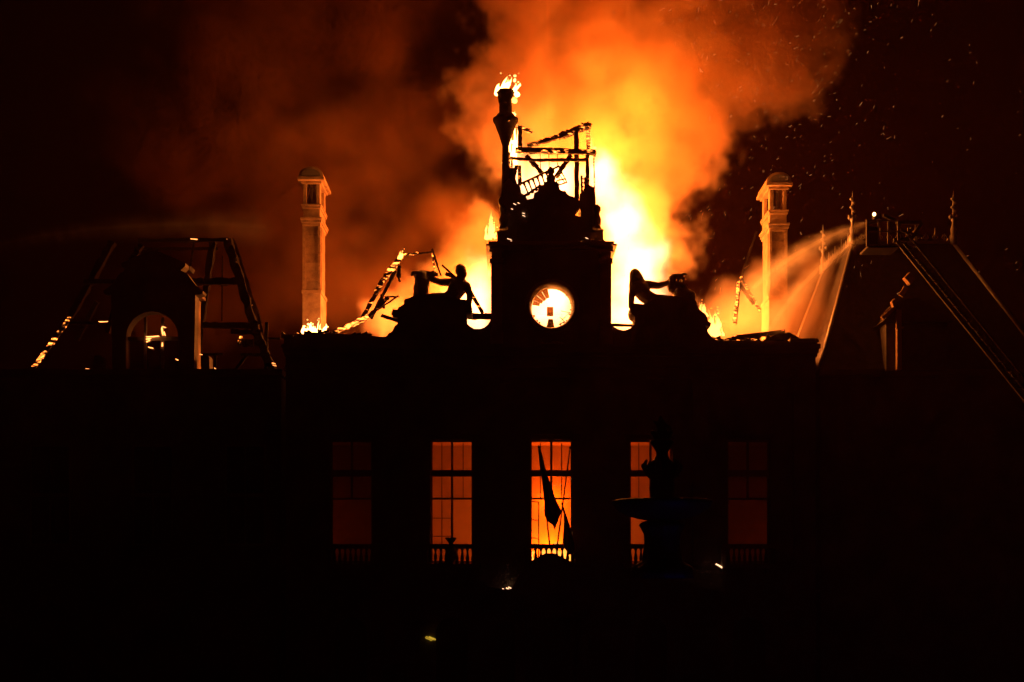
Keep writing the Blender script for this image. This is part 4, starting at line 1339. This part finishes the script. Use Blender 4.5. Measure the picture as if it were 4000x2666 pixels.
class Fd:
    """small field language for volume grids"""

    def __init__(s, ng):
        s.ng = ng
        s.pos = ng.nodes.new('GeometryNodeInputPosition').outputs[0]

    def m(s, op, *a):
        n = s.ng.nodes.new('ShaderNodeMath')
        n.operation = op
        for i, v in enumerate(a):
            if isinstance(v, (int, float)):
                n.inputs[i].default_value = v
            else:
                s.ng.links.new(v, n.inputs[i])
        return n.outputs[0]

    def v(s, op, *a):
        n = s.ng.nodes.new('ShaderNodeVectorMath')
        n.operation = op
        for i, x in enumerate(a):
            if hasattr(x, 'is_output'):
                s.ng.links.new(x, n.inputs[i])
            elif isinstance(x, (int, float)):
                n.inputs['Scale'].default_value = x
            else:
                n.inputs[i].default_value = x
        return n.outputs['Value'] if op in ('LENGTH', 'DISTANCE') else n.outputs[0]

    def noise(s, vec, scale, detail=4, rough=.55, col=False):
        n = s.ng.nodes.new('ShaderNodeTexNoise')
        n.inputs['Scale'].default_value = scale
        n.inputs['Detail'].default_value = detail
        n.inputs['Roughness'].default_value = rough
        s.ng.links.new(vec, n.inputs['Vector'])
        return n.outputs[1] if col else n.outputs[0]

    def warp(s, amp, scale, detail=3):
        o = s.v('SUBTRACT', s.noise(s.pos, scale, detail, col=True), (.5, .5, .5))
        return s.v('ADD', s.pos, s.v('SCALE', o, amp))

    def puffs(s, vec, L, k=.25):
        acc = None
        for (c, r) in L:
            inv = [1 / x for x in r]
            d = s.v('LENGTH', s.v('MULTIPLY_ADD', vec, inv, [-a * b for a, b in zip(c, inv)]))
            e = s.m('SUBTRACT', 1.0, d)
            acc = e if acc is None else s.m('SMOOTH_MAX', acc, e, k)
        return acc

    def sstep(s, x, lo, hi):
        n = s.ng.nodes.new('ShaderNodeMapRange')
        n.interpolation_type = 'SMOOTHSTEP'
        n.inputs[1].default_value = lo
        n.inputs[2].default_value = hi
        s.ng.links.new(x, n.inputs[0])
        return n.outputs[0]

    def cloud(s, puffs, wamp, wscale, nscale, namp, lo, hi, dens, k=.25, rough=.6, fold=0):
        p = s.warp(wamp, wscale, 3)
        e = s.puffs(p, [(Q(x, y, Y), r) for (x, y, Y, r) in puffs], k)
        n = s.noise(p, nscale, 5, rough)
        x = s.m('ADD', e, s.m('MULTIPLY', s.m('SUBTRACT', n, .5), namp))
        d = s.m('MULTIPLY', s.sstep(x, lo, hi), dens)
        if fold:                                        # denser rolls and thinner gaps inside the cloud
            f2 = s.sstep(s.noise(p, fold, 4, .6), .36, .64)
            d = s.m('MULTIPLY', d, s.m('MULTIPLY_ADD', f2, 1.5, .3))
        return d


def volobj(name, bmin, bmax, vox, fn, mat, label, cat):
    ng = bpy.data.node_groups.new(name, 'GeometryNodeTree')
    ng.interface.new_socket('Geometry', in_out='OUTPUT', socket_type='NodeSocketGeometry')
    go = ng.nodes.new('NodeGroupOutput')
    vc = ng.nodes.new('GeometryNodeVolumeCube')
    f = Fd(ng)
    ng.links.new(fn(f), vc.inputs['Density'])
    vc.inputs['Min'].default_value = bmin
    vc.inputs['Max'].default_value = bmax
    for i, a in enumerate('XYZ'):
        vc.inputs['Resolution ' + a].default_value = int((bmax[i] - bmin[i]) / vox)
    sm = ng.nodes.new('GeometryNodeSetMaterial')
    sm.inputs['Material'].default_value = mat
    ng.links.new(vc.outputs[0], sm.inputs[0])
    ng.links.new(sm.outputs[0], go.inputs[0])
    me = bpy.data.meshes.new(name)
    me.materials.append(mat)
    o = bpy.data.objects.new(name, me)
    C.objects.link(o)
    o.modifiers.new('volume', 'NODES').node_group = ng
    return tag(o, label, cat, None, 'stuff')


def scatter(name, col, dens, aniso=0.0, brown=None):
    m = bpy.data.materials.new(name)
    m.use_nodes = True
    t = m.node_tree
    t.nodes.clear()
    out = t.nodes.new('ShaderNodeOutputMaterial')
    p = t.nodes.new('ShaderNodeVolumePrincipled')
    p.inputs['Color'].default_value = (*col, 1)
    p.inputs['Density'].default_value = dens
    p.inputs['Anisotropy'].default_value = aniso
    if brown:                                          # smoke that swallows blue and green light on its way
        at = t.nodes.new('ShaderNodeAttribute')
        at.attribute_name = 'density'
        k = t.nodes.new('ShaderNodeMath')
        k.operation = 'MULTIPLY'
        k.inputs[1].default_value = dens
        t.links.new(at.outputs['Fac'], k.inputs[0])
        ab = t.nodes.new('ShaderNodeVolumeAbsorption')
        ab.inputs['Color'].default_value = (*brown, 1)
        t.links.new(k.outputs[0], ab.inputs['Density'])
        ad = t.nodes.new('ShaderNodeAddShader')
        t.links.new(p.outputs[0], ad.inputs[0])
        t.links.new(ab.outputs[0], ad.inputs[1])
        t.links.new(ad.outputs[0], out.inputs['Volume'])
    else:
        t.links.new(p.outputs[0], out.inputs['Volume'])
    return m


def glowgas(name, col, strength):
    m = bpy.data.materials.new(name)
    m.use_nodes = True
    t = m.node_tree
    t.nodes.clear()
    out = t.nodes.new('ShaderNodeOutputMaterial')
    a = t.nodes.new('ShaderNodeAttribute')
    a.attribute_name = 'density'
    k = t.nodes.new('ShaderNodeMath')
    k.operation = 'MULTIPLY'
    k.inputs[1].default_value = strength
    t.links.new(a.outputs['Fac'], k.inputs[0])
    e = t.nodes.new('ShaderNodeEmission')
    e.inputs[0].default_value = (*col, 1)
    t.links.new(k.outputs[0], e.inputs[1])
    t.links.new(e.outputs[0], out.inputs['Volume'])
    return m


PLUME = [(1095, 620, 5.5, (2.2, 2.8, 3.2)), (1020, 690, 5.5, (3.0, 3, 2.2)), (930, 735, 6, (2.6, 2.6, 1.5)), (1400, 700, 6, (3.6, 3.5, 3.5)), (1460, 560, 6, (3.0, 3.5, 4)), (1420, 420, 6.5, (3.6, 4, 4)), (1300, 330, 6, (4, 4, 3.5)), (1530, 340, 7, (3.6, 4, 3.2)),
         (1180, 260, 7, (3.3, 3.5, 3.8)), (1350, 170, 8, (5, 4.5, 5)), (1580, 210, 8.5, (4.2, 4, 4.5)), (1250, 60, 8, (4, 4, 4.5)), (1480, 20, 9, (6, 5, 6)), (1720, 120, 9.5, (4.3, 4, 4.2)),
         (1830, 200, 10, (2.2, 2.2, 1.8)), (1820, 40, 10, (3.4, 4, 4.5)), (1600, -170, 10, (8, 6, 6)), (1300, -170, 10, (6, 6, 6))]
LEFT = [(900, 660, 7, (5, 4, 3.2)), (760, 660, 8, (5, 5, 3.8)), (560, 660, 9, (6, 5, 4)), (650, 430, 10, (7, 5, 6)), (850, 330, 10, (5.5, 5, 6)),
        (430, 700, 8, (5, 4, 3)), (460, 320, 12, (6, 5, 4.5)), (620, 100, 13, (8, 6, 6)), (1085, 540, 7, (3.6, 4, 2.8)), (380, 720, 5, (4, 3, 2.6)), (880, 60, 13, (5, 5, 5))]
RIGHT = [(1700, 740, 4, (3.0, 2.5, 2.2)), (1830, 745, 5, (2.6, 2.5, 2.4)), (1780, 690, 5, (2.0, 2, 2.2)), (1860, 690, 2.5, (1.5, 1.6, 2.6)), (1800, 740, 3, (2.4, 2, 1.6))]


def plume_field(f):
    return f.cloud(PLUME, 3.0, .28, .45, 2.2, .10, .26, .21, .25, .64, .5)


def drift_field(f):
    b = f.cloud(LEFT, 5, .2, .34, 2.7, .12, .75, .046, .3)
    return b


def mist_field(f):
    return f.cloud(RIGHT, 1.8, .4, .6, 1.4, .0, .7, .2)


def fire_field(f):
    L = [(1450, 715, 4, (2.5, 1.5, 1.9)), (1450, 610, 4, (2.15, 1.5, 2.8)), (1425, 500, 4.2, (1.6, 1.3, 2.4)), (1385, 420, 4.4, (1.4, 1.2, 1.8)), (1270, 420, 3.7, (2.1, 1.2, 1.7)), (1190, 400, 3.2, (.7, .8, 1.6)), (1268, 705, 2.8, (2.0, 1.2, 2.2)), (1100, 690, 4, (1.3, 1.2, 2.6)), (1050, 720, 4, (2.0, 1.2, 1.5)), (980, 745, 4.5, (1.6, 1.2, .9))]
    return f.cloud(L, 1.3, .55, .8, 1.5, .0, .75, 1.0)


sm_ = scatter('smoke', (.95, .74, .55), 1.0, .25, (1, .75, .5))
volobj('smoke', (-9, .4, 13), (18, 16, 41), .23, plume_field, sm_, 'dense orange smoke column billowing up behind the clock tower', 'smoke')
volobj('smoke', (-24, -.4, 12.6), (6, 18, 41), .40, drift_field, scatter('drifting_smoke', (.92, .50, .2), 1.0, .2, (1, .5, .25)), 'thin dim red smoke drifting over the burnt-out roofs', 'smoke')
volobj('smoke', (4, -.4, 13), (18, 9, 23), .25, mist_field, sm_, 'low orange smoke and steam at the foot of the chimney hit by water', 'smoke')
volobj('fire', (-10, .45, 13), (14, 9, 29), .2, fire_field, glowgas('fire', EMIT, 3.4), 'white-hot fire raging behind the clock tower', 'fire')


def fire_light(p, power, r=1.6, col=FIRE):
    l = bpy.data.lights.new('fire_light', 'POINT')
    l.energy = power
    l.shadow_soft_size = r
    l.color = col
    o = bpy.data.objects.new('fire_light', l)
    C.objects.link(o)
    o.location = p
    return o


for (x, y, Y, pw) in ((1432, 690, 4, 12000), (1425, 520, 4.2, 10500), (1285, 435, 3.9, 7000), (1065, 685, 4.5, 8000), (1268, 705, 2.8, 5000), (1395, 350, 6.5, 7000), (1470, 230, 8, 3600), (1690, 738, 6.0, 4200), (890, 735, 6.4, 3000), (1640, 750, 3.0, 250), (735, 772, 3.8, 420)):  # highest lamp stands above the flames, added to brighten the upper plume
    fire_light(Q(x, y, Y), pw, 2.6 if y < 400 else 1.6, FIRE if 1000 < x < 1600 else (1.0, .25, .045))
# fire inside the rooms
ROOM = (1.0, .072, .0005)
fire_light((W(2154, 0, 3.6).x, 5.2, ZS + .7), 560, .4, ROOM)
fire_light((W(2160, 0, 3.6).x, 5.3, ZS + 3.2), 260, .4, ROOM)
fire_light((W(1230, 0, 3).x, 3.2, ZS + 1.5), 9, .3, ROOM)
fire_light((W(3060, 0, 3).x, 3.2, ZS + 1.5), 9, .3, ROOM)

# jets of water from the platform's two cannons, breaking into spray
jet_core = scatter('water_jet', (.95, .93, .9), .7, .2)
JETP = []
M['spray'] = scatter('water_spray', (.96, .9, .84), 1.0, .2)
for lab, P in (('thin upper water jet arching from the ladder cage toward the chimney', [(3386, 872, -2.8), (3300, 898, -2.0), (3200, 944, -.8), (3100, 1000, .6), (3010, 1062, 2.0), (2940, 1130, 3.2)]),
               ('broad lower water jet falling from the ladder cage to the chimney foot', [(3388, 912, -2.8), (3300, 968, -2.2), (3200, 1048, -1.2), (3110, 1140, 0.2), (3040, 1235, 1.4), (2990, 1320, 2.2)]),
               ('faint long water jet arching in from the far end over the burnt pavilion roof', [(-120, 985, -4), (130, 925, -2.5), (380, 893, -1), (610, 878, .8), (830, 874, 2.4), (1040, 886, 4)])):
    pts = [W(*p_) for p_ in P]
    jt = thing('water_jet', lab, 'water jet', tuple(pts[0]), 'water jets')
    n_ = len(pts)
    MB().tube(pts, [.04, .07, .10, .12, .13, .12], 12).build('jet', jet_core if P[0][0] > 0 else scatter('far_jet', (.95, .93, .9), .07, .2), jt, True)
    JETP.append(pts)


def spray_field(f, jets, wide, dens):
    """ragged spray that widens and sags along each jet"""
    p = f.warp(.55, 1.1, 3)
    acc = None
    for pts in jets:
        for i in range(len(pts) - 1):
            for t_ in (0, .2, .4, .6, .8):
                c_ = pts[i].lerp(pts[i + 1], t_)
                u = (i + t_) / (len(pts) - 1)
                rr = .14 + wide * u ** 1.1
                d = f.v('LENGTH', f.v('MULTIPLY_ADD', p, (1 / rr, .6 / rr, 1 / rr), (-c_.x / rr, -.6 * c_.y / rr, -(c_.z - .18 * rr) / rr)))
                e = f.m('MULTIPLY', f.m('MAXIMUM', f.m('SUBTRACT', 1.0, d), 0.0), 1.25 - .75 * u)
                acc = e if acc is None else f.m('MAXIMUM', acc, e)
    n = f.noise(p, 1.6, 4, .65)
    return f.m('MULTIPLY', f.m('MULTIPLY', acc, f.sstep(n, .25, .75)), dens)


volobj('water_spray', (9, -3.6, 14.5), (18, 5, 23), .17, lambda f: spray_field(f, JETP[:2], .8, 1.3), M['spray'], 'fine water spray drifting off the two jets', 'spray')
volobj('water_spray', (-26, -4.5, 19.5), (-9, 5, 25), .26, lambda f: spray_field(f, JETP[2:], .9, .12), M['spray'], 'thin veil of spray along the long jet over the burnt pavilion', 'spray')

hz = MB().box((-70, -64, -1), (70, 60, 47)).build('haze', scatter('haze', (.95, .34, .26), .00048))
tag(hz, kind='stuff')
